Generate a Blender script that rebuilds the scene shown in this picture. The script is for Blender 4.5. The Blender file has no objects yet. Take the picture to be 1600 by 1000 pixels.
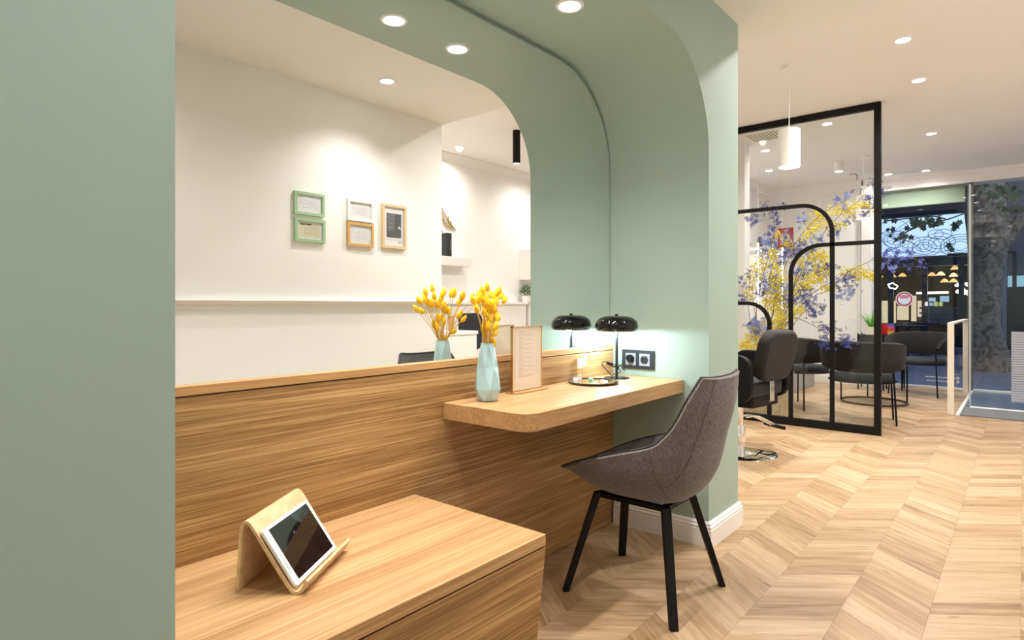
import bpy, bmesh, math, random
from mathutils import Vector, Matrix, Quaternion
PI = math.pi
rnd = random.Random(7)
S = bpy.context.scene
C = S.collection

# ------------------------------------------------------------------ camera
CAM = Vector((-2.729, -1.611, 1.12)); YAW = math.radians(40.12); FPX = 948.0; CY = 475.6
F_ = Vector((math.cos(YAW), math.sin(YAW), 0)); R_ = Vector((math.sin(YAW), -math.cos(YAW), 0)); U_ = Vector((0, 0, 1))
cd = bpy.data.cameras.new('camera'); cam = bpy.data.objects.new('camera', cd); C.objects.link(cam)
cam.location = CAM; cam.rotation_euler = (PI / 2, 0, YAW - PI / 2)
cd.sensor_width = 36; cd.lens = FPX * 36 / 1600; cd.shift_y = -(500 - CY) / 1600; cd.clip_start = 0.02; cd.clip_end = 300
S.camera = cam

# ------------------------------------------------------------------ world and exposure
S.view_settings.view_transform = 'Standard'; S.view_settings.look = 'None'
S.view_settings.exposure = 1.28; S.view_settings.gamma = 1.0; S.view_settings.use_curve_mapping = False
S.cycles.use_denoising = True
S.cycles.max_bounces = 12; S.cycles.diffuse_bounces = 6; S.cycles.glossy_bounces = 6; S.cycles.transparent_max_bounces = 24
S.cycles.sample_clamp_indirect = 6
w = bpy.data.worlds.new('dusk_sky'); S.world = w; w.use_nodes = True
bg = w.node_tree.nodes['Background']; bg.inputs[0].default_value = (0.12, 0.20, 0.45, 1); bg.inputs[1].default_value = 0.5
WARM = (1.0, 0.968, 0.925)
K = 1.0          # strength of the ceiling spotlights

# pixel helpers: the point where the view ray through (px,py) of the 1600x1000 frame meets a plane
def ray(px, py): return F_ + R_ * ((px - 800) / FPX) + U_ * ((CY - py) / FPX)
def XP(px, py, x): r = ray(px, py); return CAM + r * ((x - CAM.x) / r.x)
def YP(px, py, y): r = ray(px, py); return CAM + r * ((y - CAM.y) / r.y)
def ZP(px, py, z=0.0): r = ray(px, py); return CAM + r * ((z - CAM.z) / r.z)
def proj(p):
    d = Vector(p) - CAM; q = d.dot(F_); return (800 + FPX * d.dot(R_) / q, CY - FPX * d.z / q, q) if q > .05 else (-9999, -9999, q)

# ------------------------------------------------------------------ materials
def mat(name, color=(.8, .8, .8), rough=.5, metal=0, emit=0, ecol=None, spec=.5, coat=0, alpha=1, trans=0, ior=1.45, bump=None, var=None, sheen=0):
    m = bpy.data.materials.new(name); m.use_nodes = True; nt = m.node_tree; b = nt.nodes['Principled BSDF']
    b.inputs['Base Color'].default_value = (*color, 1); b.inputs['Roughness'].default_value = rough; b.inputs['Metallic'].default_value = metal
    b.inputs['Specular IOR Level'].default_value = spec; b.inputs['Coat Weight'].default_value = coat; b.inputs['Alpha'].default_value = alpha
    b.inputs['Transmission Weight'].default_value = trans; b.inputs['IOR'].default_value = ior; b.inputs['Sheen Weight'].default_value = sheen
    if emit: b.inputs['Emission Color'].default_value = (*(ecol or color), 1); b.inputs['Emission Strength'].default_value = emit
    if bump or var:
        tc = nt.nodes.new('ShaderNodeTexCoord')
        if var:      # (scale, amount)
            n = nt.nodes.new('ShaderNodeTexNoise'); n.inputs['Scale'].default_value = var[0]; n.inputs['Detail'].default_value = 5
            nt.links.new(tc.outputs['Object'], n.inputs['Vector'])
            mx = nt.nodes.new('ShaderNodeMix'); mx.data_type = 'RGBA'
            mx.inputs['A'].default_value = (*[c * (1 - var[1]) for c in color], 1); mx.inputs['B'].default_value = (*[min(1, c * (1 + var[1])) for c in color], 1)
            nt.links.new(n.outputs['Fac'], mx.inputs['Factor']); nt.links.new(mx.outputs['Result'], b.inputs['Base Color'])
        if bump:     # (scale, strength)
            n = nt.nodes.new('ShaderNodeTexNoise'); n.inputs['Scale'].default_value = bump[0]; n.inputs['Detail'].default_value = 3
            nt.links.new(tc.outputs['Object'], n.inputs['Vector'])
            bp = nt.nodes.new('ShaderNodeBump'); bp.inputs['Strength'].default_value = bump[1]; bp.inputs['Distance'].default_value = .002
            nt.links.new(n.outputs['Fac'], bp.inputs['Height']); nt.links.new(bp.outputs['Normal'], b.inputs['Normal'])
    return m

def ramp(nt, stops):
    r = nt.nodes.new('ShaderNodeValToRGB'); e = r.color_ramp.elements
    while len(e) > 1: e.remove(e[-1])
    e[0].position = stops[0][0]; e[0].color = (*stops[0][1], 1)
    for p, c in stops[1:]:
        x = e.new(p); x.color = (*c, 1)
    return r

def math_node(nt, op, a, b=None, c=None):
    n = nt.nodes.new('ShaderNodeMath'); n.operation = op
    for i, v in enumerate((a, b, c)):
        if v is None: continue
        if isinstance(v, (int, float)): n.inputs[i].default_value = v
        else: nt.links.new(v, n.inputs[i])
    return n.outputs[0]

def wood(name, light, mid, dark, scale=(1, 1, 1), fine=1.0, contrast=1.0, rough=.42, coat=0.0):
    """oak veneer, grain along object X; scale = stretch of the grain across each axis"""
    m = bpy.data.materials.new(name); m.use_nodes = True; nt = m.node_tree; b = nt.nodes['Principled BSDF']
    tc = nt.nodes.new('ShaderNodeTexCoord')
    def layer(sx, sc, detail, dist):
        mp = nt.nodes.new('ShaderNodeMapping'); nt.links.new(tc.outputs['Object'], mp.inputs['Vector'])
        mp.inputs['Scale'].default_value = (sx * scale[0], sc * scale[1], sc * scale[2])
        n = nt.nodes.new('ShaderNodeTexNoise'); n.inputs['Scale'].default_value = 1; n.inputs['Detail'].default_value = detail
        n.inputs['Roughness'].default_value = .6; n.inputs['Distortion'].default_value = dist
        nt.links.new(mp.outputs[0], n.inputs['Vector']); return n.outputs['Fac']
    a = layer(.45, 10, 3, .5); bb = layer(1.3, 105 * fine, 3, .12); c = layer(4, 330 * fine, 2, 0)
    # thin dark grain lines: fold the mid noise
    ln = math_node(nt, 'ABSOLUTE', math_node(nt, 'SUBTRACT', bb, .5)); ln = math_node(nt, 'MULTIPLY', ln, 3.0 * contrast)
    s = math_node(nt, 'ADD', math_node(nt, 'MULTIPLY', a, .46), math_node(nt, 'MULTIPLY', c, .34))
    s = math_node(nt, 'ADD', s, math_node(nt, 'MULTIPLY', ln, .38))
    r = ramp(nt, [(.36, dark), (.50, mid), (.67, light)])
    nt.links.new(s, r.inputs[0]); nt.links.new(r.outputs[0], b.inputs['Base Color'])
    b.inputs['Roughness'].default_value = rough; b.inputs['Coat Weight'].default_value = coat; b.inputs['Specular IOR Level'].default_value = .35
    bp = nt.nodes.new('ShaderNodeBump'); bp.inputs['Strength'].default_value = .12; bp.inputs['Distance'].default_value = .001
    nt.links.new(s, bp.inputs['Height']); nt.links.new(bp.outputs[0], b.inputs['Normal'])
    return m

def plank_mat(name, per_object):
    m = bpy.data.materials.new(name); m.use_nodes = True; nt = m.node_tree; b = nt.nodes['Principled BSDF']
    uv = nt.nodes.new('ShaderNodeUVMap'); uv.uv_map = 'UVMap'
    if per_object: rr = nt.nodes.new('ShaderNodeObjectInfo').outputs['Random']
    else:
        at = nt.nodes.new('ShaderNodeAttribute'); at.attribute_name = 'tone'; rr = at.outputs['Fac']
    off = nt.nodes.new('ShaderNodeCombineXYZ')
    nt.links.new(math_node(nt, 'MULTIPLY', rr, 37.0), off.inputs[0]); nt.links.new(math_node(nt, 'MULTIPLY', rr, 91.0), off.inputs[1])
    ad = nt.nodes.new('ShaderNodeVectorMath'); nt.links.new(uv.outputs[0], ad.inputs[0]); nt.links.new(off.outputs[0], ad.inputs[1])
    def layer(sx, sy, detail, dist):
        mp = nt.nodes.new('ShaderNodeMapping'); nt.links.new(ad.outputs[0], mp.inputs['Vector']); mp.inputs['Scale'].default_value = (sx, sy, 1)
        n = nt.nodes.new('ShaderNodeTexNoise'); n.inputs['Scale'].default_value = 1; n.inputs['Detail'].default_value = detail; n.inputs['Distortion'].default_value = dist
        nt.links.new(mp.outputs[0], n.inputs['Vector']); return n.outputs['Fac']
    a = layer(2.2, 34, 4, .9); c = layer(9, 190, 2, .1); k = layer(5.5, 26, 2, 1.2)
    s = math_node(nt, 'ADD', math_node(nt, 'MULTIPLY', a, .60), math_node(nt, 'MULTIPLY', c, .32))
    s = math_node(nt, 'ADD', s, math_node(nt, 'MULTIPLY', rr, .24))
    kn = math_node(nt, 'MULTIPLY', math_node(nt, 'MAXIMUM', math_node(nt, 'SUBTRACT', k, .68), 0), -2.6)
    s = math_node(nt, 'ADD', s, kn)
    r = ramp(nt, [(.28, (.15, .08, .035)), (.44, (.33, .205, .103)), (.60, (.44, .295, .165)), (.82, (.56, .41, .265))])
    nt.links.new(s, r.inputs[0]); nt.links.new(r.outputs[0], b.inputs['Base Color'])
    b.inputs['Roughness'].default_value = .38; b.inputs['Specular IOR Level'].default_value = .4
    bp = nt.nodes.new('ShaderNodeBump'); bp.inputs['Strength'].default_value = .08; bp.inputs['Distance'].default_value = .001
    nt.links.new(s, bp.inputs['Height']); nt.links.new(bp.outputs[0], b.inputs['Normal'])
    return m

def fabric(name, c1, c2, scale=420):
    m = bpy.data.materials.new(name); m.use_nodes = True; nt = m.node_tree; b = nt.nodes['Principled BSDF']
    tc = nt.nodes.new('ShaderNodeTexCoord'); outs = []
    for sc in ((scale, scale * .12, scale), (scale * .12, scale, scale * .12), (scale * .9, scale * .9, scale * .1)):
        mp = nt.nodes.new('ShaderNodeMapping'); mp.inputs['Scale'].default_value = sc; nt.links.new(tc.outputs['Object'], mp.inputs['Vector'])
        n = nt.nodes.new('ShaderNodeTexNoise'); n.inputs['Scale'].default_value = 1; n.inputs['Detail'].default_value = 1.5; nt.links.new(mp.outputs[0], n.inputs['Vector']); outs.append(n.outputs['Fac'])
    s = math_node(nt, 'ADD', math_node(nt, 'MULTIPLY', outs[0], .34), math_node(nt, 'MULTIPLY', outs[1], .33)); s = math_node(nt, 'ADD', s, math_node(nt, 'MULTIPLY', outs[2], .33))
    r = ramp(nt, [(.38, c1), (.62, c2)]); nt.links.new(s, r.inputs[0]); nt.links.new(r.outputs[0], b.inputs['Base Color'])
    b.inputs['Roughness'].default_value = .95; b.inputs['Specular IOR Level'].default_value = .15; b.inputs['Sheen Weight'].default_value = .25
    bp = nt.nodes.new('ShaderNodeBump'); bp.inputs['Strength'].default_value = .35; bp.inputs['Distance'].default_value = .001
    nt.links.new(s, bp.inputs['Height']); nt.links.new(bp.outputs[0], b.inputs['Normal'])
    return m

def thin_glass(name, tint=(1, 1, 1), refl=1.0):
    m = bpy.data.materials.new(name); m.use_nodes = True; nt = m.node_tree; nt.nodes.clear()
    o = nt.nodes.new('ShaderNodeOutputMaterial'); mx = nt.nodes.new('ShaderNodeMixShader'); t = nt.nodes.new('ShaderNodeBsdfTransparent'); g = nt.nodes.new('ShaderNodeBsdfGlossy'); f = nt.nodes.new('ShaderNodeLayerWeight')
    t.inputs[0].default_value = (*tint, 1); g.inputs['Roughness'].default_value = 0; f.inputs[0].default_value = .5
    nt.links.new(math_node(nt, 'MULTIPLY', math_node(nt, 'MULTIPLY_ADD', math_node(nt, 'POWER', f.outputs['Facing'], 5.0), .8, .035), refl), mx.inputs[0]); nt.links.new(t.outputs[0], mx.inputs[1]); nt.links.new(g.outputs[0], mx.inputs[2]); nt.links.new(mx.outputs[0], o.inputs[0])
    return m

GREEN = mat('sage_paint', (.352, .462, .400), .6, bump=(60, .04), var=(1.2, .02))
WHITE = mat('white_plaster', (.86, .85, .83), .8, bump=(80, .03))
CEIL = mat('ceiling_plaster', (.86, .845, .825), .85)
TRIM = mat('white_lacquer', (.86, .84, .82), .35)
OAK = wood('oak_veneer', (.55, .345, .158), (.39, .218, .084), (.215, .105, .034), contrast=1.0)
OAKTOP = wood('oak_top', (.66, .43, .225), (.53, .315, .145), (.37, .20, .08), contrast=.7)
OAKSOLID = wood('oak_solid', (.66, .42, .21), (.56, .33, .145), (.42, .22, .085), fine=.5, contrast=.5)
PLYW = wood('birch_ply', (.76, .58, .36), (.68, .48, .27), (.56, .37, .19), scale=(1.5, .4, .4), fine=.5, contrast=.4)
PALEPLY = wood('pale_ply', (.72, .60, .42), (.62, .49, .31), (.50, .37, .22), scale=(3, .3, .3), fine=.4, contrast=.5)
PLANK1 = plank_mat('oak_plank', True); PLANK2 = plank_mat('oak_plank_far', False)
UNDER = mat('plank_joint', (.28, .19, .11), .9)
MIRROR = mat('mirror_silver', (.93, .945, .935), 0.0, metal=1)
EDGE = mat('mirror_edge', (.10, .15, .14), .15, metal=.6)
BLACK = mat('black_metal', (.007, .0065, .0065), .45, spec=.2)
GLOSSBLACK = mat('black_enamel', (.008, .007, .008), .05, spec=.35, coat=.15)
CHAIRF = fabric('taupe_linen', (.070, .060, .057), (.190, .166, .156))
CHAIRIN = fabric('shaded_linen', (.035, .031, .031), (.085, .076, .074))  # chair linen darkened, the shade inside the shell put into its colour
PIPING = mat('dark_piping', (.02, .019, .02), .6)
GREYF = mat('charcoal_felt', (.024, .021, .021), .9, bump=(300, .3), var=(120, .25), spec=.2, sheen=.05)
GREYF2 = mat('slate_felt', (.034, .035, .043), .9, bump=(300, .3), var=(120, .25), spec=.2, sheen=.05)
DARKVEL = mat('dark_felt', (.006, .006, .007), .6, spec=.2)
CHROME = mat('chrome', (.82, .82, .82), .07, metal=1)
STEEL = mat('brushed_steel', (.55, .55, .54), .28, metal=1)
GOLD = mat('brass', (.72, .50, .22), .25, metal=1)
CERAM = mat('blue_ceramic', (.38, .56, .60), .22, coat=.6)
YEL = mat('yellow_flower', (.90, .54, .010), .8, var=(150, .22))
STEMY = mat('ochre_stem', (.62, .38, .05), .8)
PAPER = mat('cream_paper', (.90, .81, .69), .7)
WPAPER = mat('white_paper', (.82, .82, .84), .7)
INK = mat('grey_ink', (.30, .28, .27), .8)
DINK = mat('dark_ink', (.04, .04, .045), .8)
GLASS = thin_glass('clear_glass', (.97, .985, .975), .6)
SHOPGLASS = thin_glass('shop_glass', (.93, .96, .97), .75)
ACRYL = thin_glass('clear_acrylic', (.985, .985, .985))
BULB = mat('lit_diffuser', (1, .97, .92), .5, emit=14, ecol=(1, .96, .90))
COOLBULB = mat('cool_bulb', (1, 1, 1), .5, emit=10, ecol=(.80, .93, 1))
WHITEM = mat('white_metal', (.86, .85, .83), .4)
IVORY = mat('ivory_metal', (.80, .74, .62), .45)

# ------------------------------------------------------------------ mesh helpers
def box(bm, x0, y0, z0, x1, y1, z1, M=None):
    v = [Vector((x, y, z)) for x in (x0, x1) for y in (y0, y1) for z in (z0, z1)]
    if M: v = [M @ p for p in v]
    v = [bm.verts.new(p) for p in v]
    for f in ((0, 1, 3, 2), (4, 6, 7, 5), (0, 4, 5, 1), (2, 3, 7, 6), (0, 2, 6, 4), (1, 5, 7, 3)): bm.faces.new([v[i] for i in f])
    return bm
def lathe(bm, prof, seg=32, c=(0, 0, 0), M=None, jag=None):
    rings = []
    for r, z in prof:
        if r < 1e-6: rings.append([bm.verts.new(Vector((c[0], c[1], c[2] + z)) if not M else M @ Vector((0, 0, z)))]); continue
        ring = []
        for i in range(seg):
            a = 2 * PI * i / seg; p = Vector((r * math.cos(a), r * math.sin(a), z)); p = M @ p if M else p + Vector(c)
            ring.append(bm.verts.new(p))
        rings.append(ring)
    for a, b in zip(rings, rings[1:]):
        if len(a) == 1 and len(b) == 1: continue
        for i in range(seg):
            j = (i + 1) % seg
            if len(a) == 1: bm.faces.new((a[0], b[j], b[i]))
            elif len(b) == 1: bm.faces.new((a[i], a[j], b[0]))
            else: bm.faces.new((a[i], a[j], b[j], b[i]))
    return bm
def cyl(bm, p0, p1, r, seg=16, r1=None):
    p0, p1 = Vector(p0), Vector(p1); d = p1 - p0; q = d.to_track_quat('Z', 'Y'); M = Matrix.Translation(p0) @ q.to_matrix().to_4x4()
    return lathe(bm, [(0, 0), (r, 0), (r if r1 is None else r1, d.length), (0, d.length)], seg, M=M)
def tube(bm, pts, r, seg=6, r1=None, closed=False):
    pts = [Vector(p) for p in pts]; n = len(pts); rings = []; up = None
    for i, p in enumerate(pts):
        if closed: t = pts[(i + 1) % n] - pts[i - 1]
        else: t = pts[min(i + 1, n - 1)] - pts[max(i - 1, 0)]
        t.normalize()
        if up is None: up = t.orthogonal().normalized()
        up = (up - t * up.dot(t))
        if up.length < 1e-5: up = t.orthogonal()
        up.normalize(); sd = t.cross(up)
        rr = r if r1 is None else r + (r1 - r) * i / (n - 1)
        rings.append([bm.verts.new(p + (up * math.cos(2 * PI * k / seg) + sd * math.sin(2 * PI * k / seg)) * rr) for k in range(seg)])
    prs = list(zip(rings, rings[1:])) + ([(rings[-1], rings[0])] if closed else [])
    for a, b in prs:
        for i in range(seg): j = (i + 1) % seg; bm.faces.new((a[i], a[j], b[j], b[i]))
    if not closed:
        bm.faces.new(rings[0][::-1]); bm.faces.new(rings[-1])
    return bm
def prism(bm, poly, axis, a, b):
    """poly: 2D points; axis 'x','y','z' = extrusion axis between a and b"""
    def P(u, v, t): return {'x': (t, u, v), 'y': (u, t, v), 'z': (u, v, t)}[axis]
    A = [bm.verts.new(P(u, v, a)) for u, v in poly]; B = [bm.verts.new(P(u, v, b)) for u, v in poly]; n = len(poly)
    bm.faces.new(A[::-1]); bm.faces.new(B)
    for i in range(n): j = (i + 1) % n; bm.faces.new((A[i], A[j], B[j], B[i]))
    return bm
def rrect(x0, y0, x1, y1, r, n=6, corners=(1, 1, 1, 1)):
    out = []
    for k, (cx, cy, a0) in enumerate(((x1 - r, y1 - r, 0), (x0 + r, y1 - r, 90), (x0 + r, y0 + r, 180), (x1 - r, y0 + r, 270))):
        if not corners[k]: out.append(((x1, y1), (x0, y1), (x0, y0), (x1, y0))[k]); continue
        for i in range(n + 1):
            a = math.radians(a0 + 90 * i / n); out.append((cx + r * math.cos(a), cy + r * math.sin(a)))
    return out
def smoothpts(ctrl, n=8):
    P = [Vector(p) for p in ctrl]; out = []
    for i in range(len(P) - 1):
        p0, p1, p2, p3 = P[max(i - 1, 0)], P[i], P[i + 1], P[min(i + 2, len(P) - 1)]
        for k in range(n):
            t = k / n; out.append(.5 * ((2 * p1) + (p2 - p0) * t + (2 * p0 - 5 * p1 + 4 * p2 - p3) * t * t + (3 * p1 - p0 - 3 * p2 + p3) * t ** 3))
    out.append(P[-1]); return out
def star_poly(cx, cy, r): return [(cx + r * math.cos(a), cy + r * math.sin(a)) for a in [2 * PI * i / 24 for i in range(24)]]

def tag(o, label=None, cat=None, group=None, kind=None):
    if label: o['label'] = label
    if cat: o['category'] = cat
    if group: o['group'] = group
    if kind: o['kind'] = kind
    return o
def thing(name, label, cat, loc=(0, 0, 0), rz=0, group=None):
    o = bpy.data.objects.new(name, None); C.objects.link(o); o.empty_display_size = .05
    o.location = loc; o.rotation_euler = (0, 0, rz); tag(o, label, cat, group); return o
def link_mesh(name, me, parent=None, loc=(0, 0, 0), rot=(0, 0, 0)):
    o = bpy.data.objects.new(name, me); C.objects.link(o); o.parent = parent; o.location = loc; o.rotation_euler = rot; return o
def obj(name, bm, m, parent=None, smooth=None, bevel=0, world=False, seg=2, sub=0):
    if world and parent is not None:
        bm.transform(Matrix.Translation(-(Vector(parent.location) + (Vector(parent.parent.location) if parent.parent else Vector()))))
    bmesh.ops.recalc_face_normals(bm, faces=bm.faces)
    me = bpy.data.meshes.new(name); bm.to_mesh(me); bm.free()
    for x in (m if isinstance(m, (list, tuple)) else [m]): me.materials.append(x)
    if smooth is not None:
        for p in me.polygons: p.use_smooth = True
        me.set_sharp_from_angle(angle=math.radians(smooth))
    o = bpy.data.objects.new(name, me); C.objects.link(o)
    if parent is not None: o.parent = parent
    if bevel:
        b = o.modifiers.new('bevel', 'BEVEL'); b.width = bevel; b.segments = seg; b.limit_method = 'ANGLE'; b.angle_limit = math.radians(40)
    if sub:
        s = o.modifiers.new('sub', 'SUBSURF'); s.levels = sub; s.render_levels = sub
    return o
def struct(name, bm, m, label, cat, **k):
    o = obj(name, bm, m, **k); tag(o, label, cat, kind='structure'); return o
def NB(): return bmesh.new()
def copy_tree(o, parent=None):
    c = o.copy(); C.objects.link(c); c.parent = parent
    for ch in list(o.children): copy_tree(ch, c)
    return c

def spot(parent, loc, energy, size=1.9, blend=.9, radius=.04, color=WARM, target=None):
    l = bpy.data.lights.new('spot_light', 'SPOT'); l.energy = energy; l.spot_size = size; l.spot_blend = blend; l.shadow_soft_size = radius; l.color = color
    o = bpy.data.objects.new('spot_light', l); C.objects.link(o); o.location = loc
    if target is not None:
        o.rotation_euler = (Vector(target) - Vector(loc)).to_track_quat('-Z', 'Y').to_euler()
    if parent is not None:
        o.location = Vector(loc) - Vector(parent.location); o.parent = parent
    return o

# ================================================================== SETTING
NH, NR, NX0 = 2.268, .44, -2.306       # niche height, corner radius, left end
SOF, TOP = 2.544, 2.85
# --- green wall with the arched niche
bm = NB()
arch = [(NX0, 0)]
for i in range(17):
    a = math.radians(180 - 90 * i / 16); arch.append((NX0 + NR + NR * math.cos(a), NH - NR + NR * math.sin(a)))
for i in range(17):
    a = math.radians(90 - 90 * i / 16); arch.append((-NR + NR * math.cos(a), NH - NR + NR * math.sin(a)))
arch.append((0, 0))
outer = [(-4.4, 0), (-4.4, SOF), (.375, SOF), (.375, 0)]
prism(bm, outer + arch[::-1], 'y', -.5, .045)
struct('wall_niche', bm, GREEN, 'sage green wall with a round-cornered niche cut into it', 'wall', smooth=30)
bm = NB(); box(bm, -2.5, .045, 0, .1, .12, 2.45)
struct('wall_niche_back', bm, GREEN, 'hidden green backing behind the mirror and oak panel', 'wall')
bm = NB(); box(bm, -4.4, .12, 0, .375, .16, SOF); box(bm, .3, .045, 0, .375, .12, SOF)
struct('wall_green_rear', bm, WHITE, 'rear side of the sage green niche wall', 'wall')

# --- opposite wall seen in the mirror
bm = NB(); box(bm, -4.4, -3.39, 0, .591, -1.866, SOF)
struct('wall_opposite', bm, WHITE, 'white wall across from the niche, carrying the small picture frames', 'wall')
bm = NB(); box(bm, -4.55, -1.9, 0, -4.4, .16, TOP)
struct('wall_end', bm, WHITE, 'white end wall behind the camera', 'wall')
bm = NB(); box(bm, .591, -3.55, 0, 7.3, -3.39, TOP + .1)
struct('wall_salon', bm, WHITE, 'white far salon wall with cornice, seen in the mirror', 'wall')
bm = NB(); box(bm, -4.4, 1.35, 0, 7.0, 1.5, TOP + .1); box(bm, .3, .16, 0, .375, 1.35, TOP)
struct('wall_left', bm, WHITE, 'white side wall behind the blossom branches', 'wall')
bm = NB(); box(bm, 3.85, .672, 0, 4.0, 1.35, TOP)
struct('wall_pier', bm, WHITE, 'narrow white wall pier just right of the green wall', 'wall')
bm = NB(); box(bm, 6.85, .12, 0, 7.0, 1.35, TOP)
struct('wall_back', bm, WHITE, 'cream back wall holding the flush doors', 'wall')
# flush doors in the back wall
for n, (y0, y1) in enumerate(((.158, .685), (.695, 1.22))):
    bm = NB(); box(bm, 6.838, y0, .1, 6.85, y1, 2.255)
    struct('door_%d' % (n + 1), bm, WHITE, ('right' if n == 0 else 'left') + ' flush cream door in the back wall behind the lounge chairs', 'door', bevel=.003)
bm = NB(); box(bm, 6.80, -.02, 0, 7.0, .105, TOP)
struct('wall_column', bm, TRIM, 'white column beside the shop window', 'column', bevel=.004)
# ceilings
bm = NB(); box(bm, -4.4, -3.39, SOF, .591, 1.35, TOP + .1)
struct('ceiling', bm, CEIL, 'lower cream ceiling over the oak bench area', 'ceiling')
bm = NB(); box(bm, .591, -3.39, TOP, 7.1, 1.35, TOP + .1)
struct('ceiling_salon', bm, CEIL, 'higher cream ceiling of the salon', 'ceiling')
# cornices
def cornice(name, pts_axis, fixed, a, b, sgn, lab):
    bm = NB(); pr_ = [(0, TOP), (0, TOP - .10), (sgn * .012, TOP - .10), (sgn * .02, TOP - .07), (sgn * .05, TOP - .03), (sgn * .065, TOP - .012), (sgn * .065, TOP)]
    prism(bm, [(fixed + u, v) for u, v in pr_], pts_axis, a, b); return struct(name, bm, TRIM, lab, 'cornice')
cornice('trim_1', 'x', -3.39, .591, 7.1, 1, 'white cornice under the ceiling of the far salon wall')
cornice('trim_2', 'x', 1.35, 4.0, 6.85, -1, 'white cornice above the shelf on the left side wall')
# chair rail with shadow board
bm = NB()
prism(bm, [(-1.866, 1.09), (-1.866, 1.15), (-1.826, 1.15), (-1.822, 1.142), (-1.838, 1.12), (-1.858, 1.11), (-1.858, 1.09)], 'x', -4.4, .60)
prism(bm, [(.591, 1.09), (.591, 1.15), (.631, 1.15), (.635, 1.142), (.619, 1.12), (.599, 1.11), (.599, 1.09)], 'y', -3.39, -1.84)
struct('trim_3', bm, TRIM, 'white chair rail on the wall below the picture frames', 'rail')
# window bulkhead
bm = NB(); box(bm, 7.03, -3.39, 2.69, 7.3, .12, TOP); box(bm, 7.005, -3.39, 2.80, 7.03, .12, TOP)
struct('trim_4', bm, TRIM, 'cream bulkhead above the shop window', 'bulkhead')
bm = NB(); box(bm, 7.12, -1.03, 2.462, 7.2, .12, 2.69)
struct('trim_5', bm, mat('pale_green_board', (.32, .36, .26), .7), 'pale green board above the left shop window pane', 'fascia')

# baseboards with a stepped profile
def base_profile(h=.115):
    return [(0, 0), (.020, 0), (.020, h * .70), (.016, h * .72), (.016, h * .76), (.019, h * .78), (.019, h * .83), (.012, h * .87), (.012, h * .91), (.014, h * .93), (.008, h), (0, h)]
def baseboard(name, p0, p1, nrm, lab, mit0=0, mit1=0):
    p0, p1 = Vector((*p0, 0)), Vector((*p1, 0)); d = (p1 - p0).normalized(); n = Vector((*nrm, 0)); bm = NB(); A, B = [], []
    for t, z in base_profile():
        A.append(bm.verts.new(p0 + n * t - d * (t * mit0) + U_ * z)); B.append(bm.verts.new(p1 + n * t + d * (t * mit1) + U_ * z))
    k = len(A); bm.faces.new(A[::-1]); bm.faces.new(B)
    for i in range(k): j = (i + 1) % k; bm.faces.new((A[i], A[j], B[j], B[i]))
    return struct(name, bm, TRIM, lab, 'baseboard')
baseboard('baseboard_jamb', (0, -.005), (0, -.5), (-1, 0), 'white stepped baseboard under the desk on the niche side', mit1=1)
baseboard('baseboard_front', (0, -.5), (.375, -.5), (0, -1), 'white stepped baseboard on the front of the green pillar', 1, 1)
baseboard('baseboard_pillar', (.375, -.5), (.375, .16), (1, 0), 'white baseboard round the far side of the green pillar', mit0=1)
baseboard('baseboard_left', (-4.4, -.5), (NX0, -.5), (0, -1), 'white baseboard of the green wall nearest the camera')
baseboard('baseboard_back', (6.838, .10), (6.838, 1.35), (-1, 0), 'white baseboard along the back wall under the flush doors')
baseboard('baseboard_side', (6.85, 1.35), (4.0, 1.35), (0, -1), 'white baseboard along the left side wall')

# --- floor: slab and chevron planks
bm = NB(); box(bm, -4.5, -3.5, -.06, 7.15, 1.5, -.0035)
floor = struct('floor', bm, UNDER, 'light oak chevron plank floor', 'floor')
SW, PX = .2535, .118; SH = .200; Y0 = -1.604
def plank_bm(bm, x, y, s, tone=None, uvl=None, tl=None, g=.0003):
    """s=+1: leans to -x going +y"""
    sh = -SH * s
    P = [(x + g, y + g), (x + PX - g, y + g), (x + PX + sh - g, y + SW - g), (x + sh + g, y + SW - g)]
    lo = [bm.verts.new((u, v, -.0035)) for u, v in P]; hi = [bm.verts.new((u, v, 0)) for u, v in P]
    L = math.hypot(SH, SW); d = Vector((sh, SW)).normalized(); n = Vector((d.y, -d.x))
    fs = [bm.faces.new(hi)] + [bm.faces.new((lo[i], lo[(i + 1) % 4], hi[(i + 1) % 4], hi[i])) for i in range(4)]
    for f in fs:
        for lp in f.loops:
            q = Vector((lp.vert.co.x - x, lp.vert.co.y - y)); lp[uvl].uv = (q.dot(d), q.dot(n))
            if tl is not None: lp[tl] = (tone, tone, tone, 1)
protos = {}
for s in (1, -1):
    bm = NB(); uvl = bm.loops.layers.uv.new('UVMap'); plank_bm(bm, 0, 0, s, uvl=uvl)
    me = bpy.data.meshes.new('plank'); bm.to_mesh(me); bm.free(); me.materials.append(PLANK1); protos[s] = me
cells = []
for k in range(-7, 12):
    s = -1 if k % 2 else 1
    yb = Y0 + SW * k; ph = 0 if s == 1 else -SH
    for i in range(-18, 66):
        x = i * PX + ph; y = yb
        if x < -2.3 or x > 7.2 or y > 1.3: continue
        cx, cy = x - SH * s / 2 + PX / 2, yb + SW / 2
        px, py, q = proj((cx, cy, 0))
        vis = q > .3 and -60 < px < 1660 and py < 1090
        if cy > -.1 and cx < .4: vis = False
        if cx < -1.25 and cy > -.62: vis = False
        if px < 835: vis = False
        cells.append((q if vis else 99 + q, x, y, s))
cells.sort()
far = NB(); uvl = far.loops.layers.uv.new('UVMap'); tl = far.loops.layers.float_color.new('tone')
for n, (q, x, y, s) in enumerate(cells):
    if n < 300 and q < 99:
        link_mesh('plank', protos[s], floor, (x, y, 0))
    else:
        if x > 7.0: continue
        plank_bm(far, x, y, s, rnd.random(), uvl, tl)
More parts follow.
